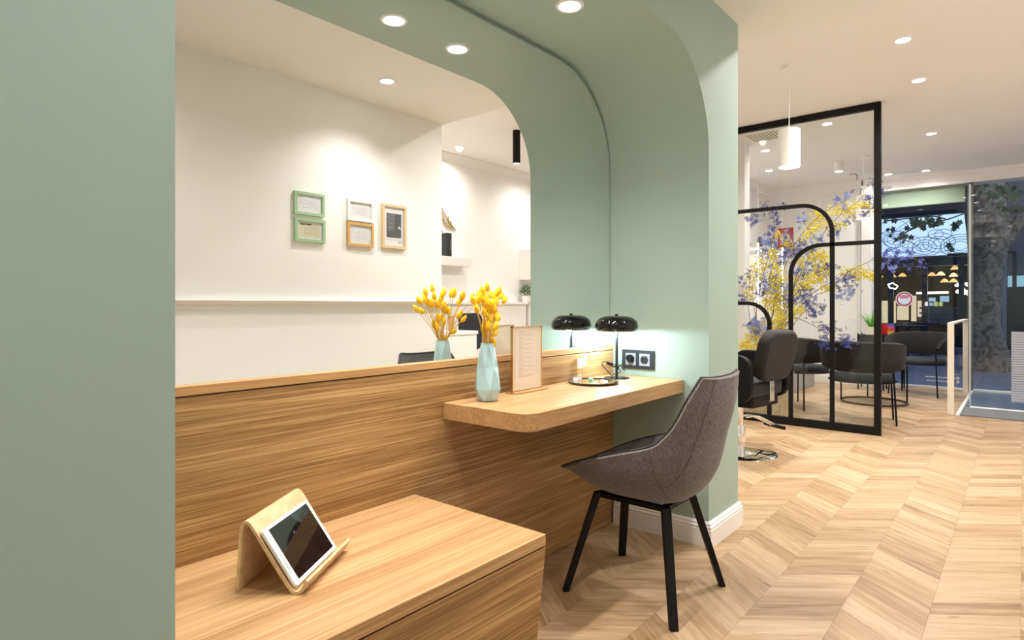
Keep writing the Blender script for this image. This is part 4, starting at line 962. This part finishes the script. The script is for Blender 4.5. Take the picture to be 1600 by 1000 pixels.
lounge_chair(4.42, .26, math.radians(-35), 'charcoal lounge chair seen side-on behind the left glass panel')
lounge_chair(3.93, -.42, math.radians(12), 'charcoal lounge chair seen from behind at the end of the partition')
lounge_chair(6.30, -.62, math.radians(165), 'charcoal lounge chair next to the shop window')
ct = thing('coffee_table', 'round black metal-framed coffee table between the lounge chairs', 'coffee table', (5.25, -.30, 0))
obj('base_ring', tube(NB(), [(.33 * math.cos(q), .33 * math.sin(q), .012) for q in [2 * PI * i / 48 for i in range(48)]], .011, 6, closed=True), mat('bronze_ring', (.09, .07, .05), .4, metal=.6), ct, smooth=60)
obj('table_top', lathe(NB(), [(0, .44), (.34, .44), (.345, .45), (.34, .46), (0, .46)], 40), GLOSSBLACK, ct, smooth=40)
for a in (20, 110, 200, 290): obj('leg', tube(NB(), [(.33 * math.cos(math.radians(a)), .33 * math.sin(math.radians(a)), .01), (.33 * math.cos(math.radians(a)), .33 * math.sin(math.radians(a)), .44)], .009, 8), BLACK, ct)

# plywood pedestal and grey plinth
t = thing('plywood_pedestal', 'pale plywood pedestal box behind the glass under the blossoms', 'pedestal', (3.62, .45, 0)); bm = NB(); box(bm, -.22, -.275, 0, .22, .25, .42); obj('box_body', bm, PALEPLY, t, bevel=.003); bm = NB(); box(bm, -.225, -.28, .42, .225, .255, .436); obj('box_top', bm, PALEPLY, t)
t = thing('grey_plinth', 'low grey box plinth behind the side-on lounge chair', 'plinth', (5.85, .80, 0)); bm = NB(); box(bm, -.55, -.20, 0, .55, .25, .40); obj('plinth_body', bm, mat('warm_grey', (.34, .32, .29), .7), t, bevel=.004)
# planter stand with spider plant
t = thing('planter_stand', 'black metal planter box on legs by the white column', 'planter', (6.50, -.06, 0))
bm = NB(); box(bm, -.12, -.17, .52, .12, .13, .72); obj('planter_box', bm, mat('dark_box', (.03, .03, .034), .6), t, bevel=.004)
for sx in (-.115, .115):
    for sy in (-.165, .125): bm = NB(); box(bm, sx - .008, sy - .008, 0, sx + .008, sy + .008, .735); obj('leg', bm, BLACK, t)
t = thing('potted_grass_plant', 'bright green spiky plant in a cream square pot', 'potted plant', (6.50, -.07, .72))
bm = NB(); prism(bm, rrect(-.06, -.06, .06, .06, .008, 3), 'z', 0, .10); obj('pot', bm, IVORY, t, bevel=.003)
bm = NB(); rp = random.Random(4)
for i in range(46):
    a = rp.uniform(0, 2 * PI); L_ = rp.uniform(.16, .32); le = rp.uniform(.3, 1.25); pts = []
    for k in range(6):
        f = k / 5; th_ = le * f * 1.1; pts.append(Vector((math.cos(a) * L_ * f * math.sin(le) * (1 - .1 * f), math.sin(a) * L_ * f * math.sin(le), .09 + L_ * (f * math.cos(le * .8) - .35 * f * f * math.sin(le)))))
    sd = Vector((-math.sin(a), math.cos(a), 0)); pr2 = None
    for k, p in enumerate(pts):
        w_ = .009 * (1 - (k / 5) ** 2) + .0008; v = (bm.verts.new(p + sd * w_), bm.verts.new(p + Vector((0, 0, -.002))), bm.verts.new(p - sd * w_))
        if pr2: bm.faces.new((pr2[0], pr2[1], v[1], v[0])); bm.faces.new((pr2[1], pr2[2], v[2], v[1]))
        pr2 = v
obj('leaves', bm, mat('grass_green', (.16, .42, .05), .5), t)['kind'] = 'stuff'
# magazine box with rainbow side
a = XP(1378, 506, 6.7); b = XP(1397, 527, 6.7)
t = thing('rainbow_gift_box', 'red box with a rainbow side standing by the planter', 'box', (6.7, (a.y + b.y) / 2, b.z)); W2 = (a.y - b.y) / 2; HB = a.z - b.z
bm = NB(); box(bm, -.03, 0, 0, .05, W2, HB); obj('red_half', bm, mat('red_gloss', (.62, .02, .02), .3), t)
for i, c_ in enumerate(((.10, .12, .45), (.50, .10, .35), (.65, .05, .04), (.75, .28, .03), (.75, .60, .05), (.15, .45, .12))[::-1]):
    bm = NB(); box(bm, -.03, -W2, HB * i / 6, .05, 0, HB * (i + 1) / 6); obj('rainbow_band', bm, mat('band%d' % i, c_, .4), t)
t2_ = thing('window_side_table', 'small black table carrying the rainbow box', 'table', (6.7, (a.y + b.y) / 2 - .05, 0)); bm = NB(); box(bm, -.12, -.14, b.z - .02, .12, .14, b.z - .001); obj('table_top', bm, BLACK, t2_)
for sx in (-.1, .1):
    for sy in (-.12, .12): bm = NB(); box(bm, sx - .008, sy - .008, 0, sx + .008, sy + .008, b.z - .02); obj('leg', bm, BLACK, t2_)

# ================================================================== LEFT SHELF GROUP (through the partition)
sh = thing('lit_white_shelf', 'white wall shelf unit with a lit lower edge behind the blossoms', 'shelf', (6.2, 1.35, 1.0))
bm = NB(); box(bm, 5.75, 1.10, 1.86, 6.62, 1.35, 1.90); obj('shelf_board', bm, TRIM, sh, world=True)
bm = NB(); box(bm, 5.75, 1.08, .9, 6.62, 1.35, 1.80); obj('cabinet_body', bm, TRIM, sh, world=True, bevel=.003)
bm = NB(); box(bm, 5.78, 1.12, 1.835, 6.58, 1.14, 1.855); obj('light_strip', bm, mat('strip_glow', (1, 1, 1), .5, emit=1.5, ecol=(1, .98, .95)), sh, world=True)
for i, (px, py0, py1) in enumerate(((1184.5, 380, 478), (1222.5, 387, 482))):  # glowing lines stand in for light-strip reflections in the partition glass
    x_ = 4.9 if i == 0 else 5.1; a = XP(px, py0, x_); b = XP(px, py1, x_)
    t = thing('light_line_reflection', ('left' if i == 0 else 'right') + ' thin vertical glowing line among the blossoms, standing in for a reflection in the glass', 'light reflection', (x_, a.y, b.z)); obj('tube', cyl(NB(), (0, 0, 0), (0, 0, a.z - b.z), .009, 10), mat('reflection_glow', (1, 1, 1), .5, emit=2.5, ecol=(1, 1, 1)), t)
    obj('added_wire', cyl(NB(), (0, 0, a.z - b.z), (0, 0, TOP - b.z), .0012, 5), WHITEM, t)  # wire added so the stand-in line hangs from the ceiling
t = thing('oval_plaque', 'dark rounded plaque standing on the white shelf', 'plaque', (6.05, 1.22, 1.90)); bm = NB(); prism(bm, rrect(-.10, 0, .07, .17, .06, 6, (1, 1, 0, 0)), 'y', -.01, .01); obj('plate', bm, mat('dark_bronze', (.10, .085, .06), .6), t); bm = NB(); box(bm, -.05, -.02, 0, .04, .02, .006); obj('foot', bm, BLACK, t)
t = thing('shelf_plant', 'green long-leafed plant standing on the white shelf', 'potted plant', (6.42, 1.22, 1.90)); obj('pot', lathe(NB(), [(0, 0), (.04, 0), (.05, .07), (0, .07)], 20), TRIM, t, smooth=40)
bm = NB(); rp = random.Random(14)
for i in range(22):
    a = rp.uniform(0, 2 * PI); L_ = rp.uniform(.12, .26); sd = Vector((-math.sin(a), math.cos(a), 0)); prv = None
    for k in range(6):
        f = k / 5; p = Vector((math.cos(a) * L_ * f, math.sin(a) * L_ * f * .5, .06 + L_ * (1.1 * f - .7 * f * f))); w_ = .014 * math.sin(PI * min(.95, f + .12)) + .001; v = (bm.verts.new(p + sd * w_), bm.verts.new(p - sd * w_))
        if prv: bm.faces.new((prv[0], prv[1], v[1], v[0]))
        prv = v
obj('leaves', bm, mat('leaf_green', (.07, .16, .04), .5), t)['kind'] = 'stuff'
a = XP(1215, 357, 6.83); b = XP(1239.5, 386, 6.83); t = thing('red_notice', 'square red notice on the back wall behind the blossoms', 'notice', (6.836, (a.y + b.y) / 2, (a.z + b.z) / 2)); W2, H2 = (a.y - b.y) / 2, (a.z - b.z) / 2
bm = NB(); box(bm, -.006, -W2, -H2, 0, W2, H2); obj('red_sheet', bm, mat('notice_red', (.48, .05, .05), .5), t); bm = NB(); tube(bm, [(-.007, .06 * math.cos(q), .06 * math.sin(q)) for q in [2 * PI * i / 24 for i in range(24)]], .006, 4, closed=True); box(bm, -.009, -.05, -.008, -.006, .05, .008); obj('white_symbol', bm, WPAPER, t)

# ================================================================== BLOSSOM BRANCHES
BX = 3.55
BROWN = mat('branch_brown', (.20, .14, .09), .8, var=(40, .3))
BLUEP = mat('blue_petal', (.055, .07, .30), .7, var=(60, .3)); BLUEL = mat('lavender_petal', (.20, .25, .58), .7, var=(60, .2)); YELP = mat('mimosa_yellow', (.86, .66, .03), .75, var=(60, .25)); GRN = mat('twig_green', (.30, .33, .12), .7)
va = thing('glass_branch_vase', 'tall clear glass vase on the plywood pedestal', 'vase', (BX, .30, .436))
obj('vase_body', lathe(NB(), [(0, 0), (.07, 0), (.08, .01), (.055, .12), (.06, .28), (.056, .28), (.05, .12), (.07, .02), (0, .015)], 28), ACRYL, va, smooth=50)
def blue_cluster(kk):
    r_ = random.Random(kk); bm = NB()
    for _ in range(19):
        c_ = Vector((r_.gauss(0, .040), r_.gauss(0, .040), r_.gauss(0, .034))); q = Quaternion((r_.uniform(-1, 1), r_.uniform(-1, 1), r_.uniform(-1, 1)), r_.uniform(0, 3)) if False else Quaternion(Vector((r_.uniform(-1, 1), r_.uniform(-1, 1), r_.uniform(-1, 1))).normalized(), r_.uniform(0, 3.1))
        for k in range(6):
            a = k * PI / 3; d = q @ Vector((math.cos(a), math.sin(a), .35)); s_ = q @ Vector((-math.sin(a), math.cos(a), 0)); L_ = r_.uniform(.023, .032)
            v = [bm.verts.new(c_), bm.verts.new(c_ + d * L_ * .6 + s_ * .0055), bm.verts.new(c_ + d * L_), bm.verts.new(c_ + d * L_ * .6 - s_ * .0055)]; bm.faces.new(v)
    me = bpy.data.meshes.new('blossom_cluster'); bm.to_mesh(me); bm.free(); return me
def yellow_cluster(kk):
    r_ = random.Random(kk); bm = NB()
    for _ in range(80):
        f = r_.uniform(-1, 1); c_ = Vector((r_.gauss(0, .026), f * .085, r_.gauss(0, .024))); R = r_.uniform(.006, .0105)
        pts = [c_ + Vector(v) * R for v in ((1, 0, 0), (-1, 0, 0), (0, 1, 0), (0, -1, 0), (0, 0, 1), (0, 0, -1))]; v = [bm.verts.new(p) for p in pts]
        for f_ in ((0, 2, 4), (2, 1, 4), (1, 3, 4), (3, 0, 4), (2, 0, 5), (1, 2, 5), (3, 1, 5), (0, 3, 5)): bm.faces.new([v[i] for i in f_])
    me = bpy.data.meshes.new('blossom_cluster'); bm.to_mesh(me); bm.free(); return me
bcl = []; lcl = []; ycl = []
for i in range(4): me = blue_cluster(i); me.materials.append(BLUEP); bcl.append(me)
for i in range(3): me = blue_cluster(10 + i); me.materials.append(BLUEL); lcl.append(me)
for i in range(4): me = yellow_cluster(20 + i); me.materials.append(YELP); ycl.append(me)
rb = random.Random(31)
# every branch: pixel path from the vase, depth x, and clusters (px,py,kind,scale,tilt degrees)
BR = [
 ([(1196, 575), (1178, 520), (1168, 470), (1166, 435)], 3.50, [(1161, 465, 'b', .8), (1159, 440, 'b', .7), (1170, 428, 'b', .5)]),
 ([(1198, 575), (1182, 500), (1190, 440), (1204, 390), (1210, 350), (1200, 335), (1184, 338)], 3.60, [(1178, 341, 'b', 1.0), (1206, 365, 'b', .95), (1211, 340, 'b', .7), (1195, 322, 'b', .6), (1209, 330, 'b', .6), (1222, 322, 'b', .6), (1200, 380, 'l', 1.1), (1215, 346, 'b', .6)]),
 ([(1200, 575), (1195, 510), (1200, 450), (1212, 400), (1228, 375)], 3.45, [(1228, 370, 'l', .9), (1222, 372, 'y', .9, 60), (1236, 384, 'y', .9, 60), (1215, 385, 'b', .7), (1200, 385, 'l', .9), (1192, 395, 'l', .8), (1233, 390, 'b', .9)]),
 ([(1200, 575), (1205, 500), (1222, 430), (1250, 370), (1290, 330), (1330, 310)], 3.55, [(1262, 366, 'y', 1.0, -40), (1255, 345, 'l', 1.0), (1275, 345, 'y', 1.0, -45), (1282, 335, 'y', .9, 40), (1272, 375, 'l', 1.1), (1318, 312, 'l', 1.1), (1312, 328, 'y', 1.1, 0), (1326, 332, 'y', .9, 40), (1290, 352, 'y', 1.0, 0), (1303, 362, 'b', .8), (1308, 352, 'y', .9, 0)]),
 ([(1202, 575), (1212, 520), (1240, 450), (1290, 360), (1340, 315), (1362, 293)], 3.65, [(1346, 322, 'y', 1.0, 0), (1360, 322, 'y', .9, 5), (1362, 313, 'b', 1.0), (1350, 330, 'b', .8), (1366, 285, 'b', .7), (1380, 300, 'b', .6), (1325, 345, 'b', .6)]),
 ([(1204, 575), (1215, 530), (1240, 480), (1300, 440), (1355, 410), (1400, 400), (1440, 408)], 3.50, [(1385, 398, 'b', 1.1), (1402, 400, 'b', 1.0), (1420, 405, 'b', .9), (1440, 412, 'b', .7), (1330, 425, 'y', 1.1, -10), (1350, 430, 'y', 1.1, 5), (1362, 432, 'y', .8, 30), (1322, 432, 'b', .7), (1331, 435, 'b', .6), (1385, 415, 'l', 1.0), (1290, 420, 'b', .9), (1295, 425, 'b', .8)]),
 ([(1204, 575), (1220, 520), (1260, 470), (1310, 450), (1335, 445)], 3.42, [(1308, 445, 'b', .8), (1328, 458, 'l', .9), (1325, 440, 'b', .7), (1310, 462, 'l', .8), (1296, 450, 'y', .9, 0), (1270, 440, 'y', 1.1, -20), (1255, 460, 'b', .8), (1285, 430, 'y', 1.0, -20)]),
 ([(1204, 575), (1220, 540), (1245, 500), (1270, 478), (1285, 482)], 3.46, [(1256, 470, 'b', .6), (1262, 478, 'b', .9), (1272, 484, 'b', 1.1), (1284, 480, 'b', .7), (1268, 490, 'b', .7), (1245, 485, 'y', .9, -20)]),
 ([(1204, 575), (1215, 520), (1240, 498), (1270, 508), (1300, 525), (1325, 535)], 3.45, [(1288, 515, 'b', .9), (1296, 510, 'b', .8), (1292, 535, 'b', .9), (1288, 540, 'b', .7), (1318, 530, 'b', .9), (1326, 536, 'b', .8)]),
 ([(1203, 575), (1225, 500), (1245, 430), (1262, 395), (1290, 395)], 3.58, [(1280, 398, 'y', 1.1, 20), (1270, 410, 'y', 1.0, 60), (1250, 408, 'y', 1.0, 60), (1268, 392, 'l', 1.0), (1288, 408, 'y', .9, 40), (1262, 420, 'l', .9), (1243, 425, 'l', .9), (1258, 432, 'b', .8)]),
 ([(1202, 575), (1205, 520), (1210, 470), (1215, 420), (1232, 390)], 3.48, [(1210, 405, 'y', 1.2, 70), (1218, 425, 'y', 1.1, 70), (1200, 430, 'l', 1.2), (1204, 445, 'l', .9), (1196, 442, 'b', .9), (1222, 408, 'l', 1.1), (1233, 398, 'b', 1.0), (1208, 440, 'y', 1.0, 80), (1245, 388, 'b', .9), (1252, 380, 'b', .8)]),
 ([(1200, 575), (1188, 520), (1178, 480), (1176, 440)], 3.56, [(1174, 440, 'y', 1.1, 80), (1183, 425, 'y', 1.1, 70), (1170, 460, 'y', .8, 70), (1190, 410, 'y', 1.0, 70), (1188, 455, 'b', .8), (1195, 460, 'b', .9)]),
 ([(1204, 575), (1215, 530), (1222, 480), (1230, 440)], 3.52, [(1215, 455, 'y', 1.1, 80), (1222, 470, 'y', 1.1, 80), (1205, 462, 'y', 1.0, 70), (1228, 450, 'l', 1.0), (1232, 470, 'b', .9), (1218, 490, 'y', 1.0, 80), (1200, 478, 'y', .9, 60), (1210, 478, 'y', 1.0, 80)]),
 ([(1203, 575), (1212, 545), (1225, 510), (1240, 495)], 3.40, [(1212, 515, 'y', 1.1, 80), (1220, 505, 'y', 1.1, 60), (1232, 495, 'y', .9, 0), (1205, 530, 'y', 1.0, 80), (1215, 530, 'y', 1.0, 70), (1242, 485, 'y', .9, 0)]),
 ([(1200, 575), (1188, 550), (1178, 530), (1172, 515)], 3.40, [(1180, 528, 'y', 1.2, 20), (1172, 540, 'y', 1.1, 0), (1188, 540, 'y', 1.1, 60), (1160, 540, 'y', .9, 0), (1186, 512, 'l', 1.1), (1182, 505, 'l', .9), (1170, 508, 'b', .7), (1176, 550, 'y', 1.0, 20)]),
 ([(1203, 575), (1216, 520), (1235, 470), (1262, 445), (1290, 432)], 3.62, [(1245, 455, 'y', 1.1, -30), (1255, 445, 'y', 1.0, -30), (1262, 455, 'b', .8), (1240, 470, 'l', .8), (1275, 425, 'y', 1.1, -30), (1282, 420, 'b', .8), (1250, 432, 'y', 1.0, -40)]),
]
BLAB = ['shortest blue-flowered branch right beside the green wall, low at the left', 'tall branch with loose blue sprays reaching over the top left curved bar', 'branch with lavender and yellow tufts in front of the red notice', 'yellow and lavender branch arching up under the outer curved bar', "highest branch, tipped with yellow and blue blossoms at the partition's corner", 'longest branch, its dark blue blossoms showing beyond the black post', 'yellow and blue branch crossing the right vertical bar at half height', 'blue-flowered branch pointing right just under the arch of the middle bar', 'lowest arching bare branch ending in blue sprays above the lounge chair', 'yellow branch with lavender tufts filling the arch of the middle bar', 'upright branch of mixed yellow and lavender between the two reflected light lines', 'upright yellow branch left of the left reflected light line', 'dense yellow branch just left of the middle curved bar', 'short yellow branch low beside the middle curved bar', "short drooping branch with yellow tufts over the styling chair's arm", 'yellow branch with blue tufts fanning right behind the middle bar']
for (pth, xd, cl), blab in zip(BR, BLAB):
    n_ = len(pth); root = Vector((BX + rb.uniform(-.03, .03), .30 + rb.uniform(-.03, .03), .47)); blue = sum(1 for c_ in cl if c_[2] != 'y'); yel = len(cl) - blue
    kind = ('blue-flowered' if yel <= 1 else 'yellow-flowered' if blue <= 1 else 'blue and yellow flowered')
    t = thing('blossom_branch', blab, 'flower branch', root, group='blossom branches behind the partition')
    pts = [root] + [XP(px, py, xd + (BX - xd) * (1 - i / n_) + .015 * math.sin(i * 2.1 + xd * 40)) for i, (px, py) in enumerate(pth)]
    pts[1] = Vector((BX + (xd - BX) * .3, .30 + (pts[2].y - .30) * .12, .72))
    sp = smoothpts(pts, 6); obj('stem', tube(NB(), [p - root for p in sp], .0055, 5, r1=.0018), BROWN, t, smooth=60)
    for c_ in cl:
        p = XP(c_[0], c_[1], xd + rb.uniform(-.06, .06)); m_ = rb.choice({'b': bcl, 'l': lcl, 'y': ycl}[c_[2]])
        o = link_mesh('blossom_cluster', m_, t, p - root, (rb.uniform(-.3, .3) if c_[2] == 'y' else rb.uniform(0, 6), 0, 0) if len(c_) < 5 else (math.radians(c_[4]), 0, rb.uniform(-.3, .3)))
        s_ = c_[3] * rb.uniform(.92, 1.1); o.scale = (s_,) * 3; o['kind'] = 'stuff'
        q = min(sp, key=lambda v: (v - p).length); mid = (q + p) / 2 + Vector((0, 0, -.01))
        obj('twig', tube(NB(), [q - root, mid - root, p - root], .0018, 4, r1=.001), BROWN, t)

# ================================================================== SALON SIDE SEEN IN THE MIRROR
def RM(px, py, yv=3.44): p = YP(px, py, yv); return Vector((p.x, .05 - p.y, p.z))
cs = thing('white_console', 'long white half-height console along the far salon wall, seen in the mirror', 'console', (2.2, -3.2, 0))
bm = NB(); box(bm, .61, -3.385, 0, 3.38, -3.25, 1.12); obj('console_body', bm, TRIM, cs, world=True); bm = NB(); box(bm, .61, -3.388, 1.12, 3.40, -3.22, 1.15); obj('console_top', bm, TRIM, cs, world=True, bevel=.003)
c2 = thing('white_cabinet', 'white cabinet at the end of the console carrying the green plant', 'cabinet', (3.75, -3.2, 0)); bm = NB(); box(bm, 3.41, -3.385, 0, 4.2, -3.16, 1.15); obj('cabinet_body', bm, TRIM, c2, world=True, bevel=.003)
bm = NB(); box(bm, 3.44, -3.16, .06, 3.80, -3.15, 1.10); dr = obj('door', bm, TRIM, c2, world=True, bevel=.002); bm = NB(); box(bm, 3.81, -3.16, .06, 4.17, -3.15, 1.10); obj('door', bm, TRIM, c2, world=True, bevel=.002)
t = thing('wall_shelf', 'short white wall shelf holding the black box, seen in the mirror', 'shelf', (1.7, -3.30, 1.555)); bm = NB(); box(bm, 1.3, -3.388, 1.555, 2.355, -3.22, 1.655); obj('shelf_board', bm, TRIM, t, world=True, bevel=.003)
t = thing('black_box', 'upright black box on the white wall shelf', 'box', (RM(697.5, 400, 3.35).x, -3.30, 1.656)); bm = NB(); box(bm, -.035, -.05, 0, .035, .05, .262); obj('box_body', bm, mat('box_black', (.02, .024, .026), .5), t, bevel=.002); bm = NB(); box(bm, .008, .0500, .07, .012, .0508, .19); obj('box_print', bm, INK, t)
t = thing('gold_script_sign', 'thin gold handwritten-style letters on the salon wall', 'wall lettering', (2.1, -3.385, 1.95)); bm = NB()
for pts in (((688, 320), (698, 340), (712, 360)), ((690, 330), (695, 345), (703, 357), (706, 352)), ((690, 342), (697, 353), (701, 350), (699, 343)), ((703, 345), (708, 358), (702, 348), (700, 338)), ((703, 392), (706, 398)), ((690, 360), (692, 364))):
    tube(bm, smoothpts([RM(px, py, 3.43) for px, py in pts], 5), .006, 5)
obj('letter_strokes', bm, mat('gold_paint', (.45, .32, .12), .4, metal=.5), t, world=True)
# niche shelf on the cabinet
t = thing('white_shelf_tower', 'white open shelf tower on the cabinet above the plant', 'shelf', (3.75, -3.3, 1.44)); bm = NB(); box(bm, 3.41, -3.388, 1.44, 4.2, -3.20, 1.47); box(bm, 3.41, -3.388, 1.80, 4.2, -3.20, 1.83); box(bm, 3.41, -3.388, 1.47, 3.44, -3.20, 1.80); obj('shelf_boards', bm, TRIM, t, world=True)
t = thing('glass_jar', 'pale green glass jar on the shelf tower', 'jar', (3.62, -3.28, 1.471)); obj('jar_body', lathe(NB(), [(0, 0), (.03, 0), (.032, .01), (.032, .09), (.025, .10), (0, .10)], 16), mat('jade_glass', (.45, .62, .55), .2), t, smooth=40); obj('jar_lid', lathe(NB(), [(0, .1), (.026, .1), (.026, .115), (0, .115)], 16), WHITEM, t)
t = thing('leafy_plant', 'round bushy green plant in a white pot on the cabinet', 'potted plant', (RM(824, 455, 3.31).x, -3.26, 1.151)); obj('pot', lathe(NB(), [(0, 0), (.06, 0), (.075, .08), (0, .08)], 20), TRIM, t, smooth=40)
bm = NB(); rp = random.Random(8)
for i in range(420):
    d = Vector((rp.gauss(0, 1), rp.gauss(0, 1), rp.gauss(0, 1))).normalized(); p = Vector((0, 0, .15)) + Vector((d.x * .13, d.y * .10, d.z * .09)) * rp.uniform(.5, 1); s_ = d.orthogonal().normalized(); s_.rotate(Quaternion(d, rp.uniform(0, 6))); e_ = d.cross(s_); L_ = .022
    bm.faces.new([bm.verts.new(p), bm.verts.new(p + s_ * L_ * .5 + e_ * .007), bm.verts.new(p + s_ * L_ + d * .006), bm.verts.new(p + s_ * L_ * .5 - e_ * .007)])
obj('leaves', bm, mat('bush_green', (.08, .16, .05), .6, var=(40, .5)), t)['kind'] = 'stuff'
# reception desk, its chair and a wooden sign
rd = thing('reception_desk', 'white reception desk seen low in the mirror behind the vase', 'desk', (1.6, -2.4, 0))
a = RM(700, 519, 2.35); b = RM(745, 522, 2.35)
bm = NB(); box(bm, a.x - .25, a.y - .35, 0, b.x, a.y, a.z - .03); obj('desk_body', bm, TRIM, rd, world=True, bevel=.003); bm = NB(); box(bm, a.x - .26, a.y - .36, a.z - .03, b.x + .01, a.y + .01, a.z); obj('desk_top', bm, TRIM, rd, world=True, bevel=.002)
p = RM(705, 519, 2.45); t = thing('wooden_desk_sign', 'upright wooden sign block on the reception desk', 'sign', (p.x, a.y - .10, a.z)); bm = NB(); box(bm, -.03, -.01, 0, .03, .01, .145); obj('sign_board', bm, OAKSOLID, t, bevel=.001); bm = NB(); box(bm, -.035, -.02, 0, .035, .02, .008); obj('sign_foot', bm, WHITEM, t)
oc = thing('office_chair', 'dark grey rounded-back chair behind the reception desk', 'chair', (RM(735, 500, 2.95).x, .05 - 2.95, 0)); zt = RM(735, 489, 2.95).z
bm = NB(); prism(bm, rrect(-.17, zt - .40, .17, zt, .08, 6), 'y', -.02, .02); obj('backrest', bm, GREYF2, oc, bevel=.012, smooth=40); bm = NB(); prism(bm, rrect(-.22, -.40, .22, .0, .06, 5), 'z', .43, .48); obj('seat', bm, GREYF2, oc, bevel=.012)
for sx in (-.18, .18):
    for sy in (-.36, -.04): obj('leg', cyl(NB(), (sx, sy, 0), (sx * .9, sy, .43), .010, 8), BLACK, oc)
bm = NB(); box(bm, -.03, .0, .46, .03, .02, zt - .36); obj('back_stay', bm, BLACK, oc)
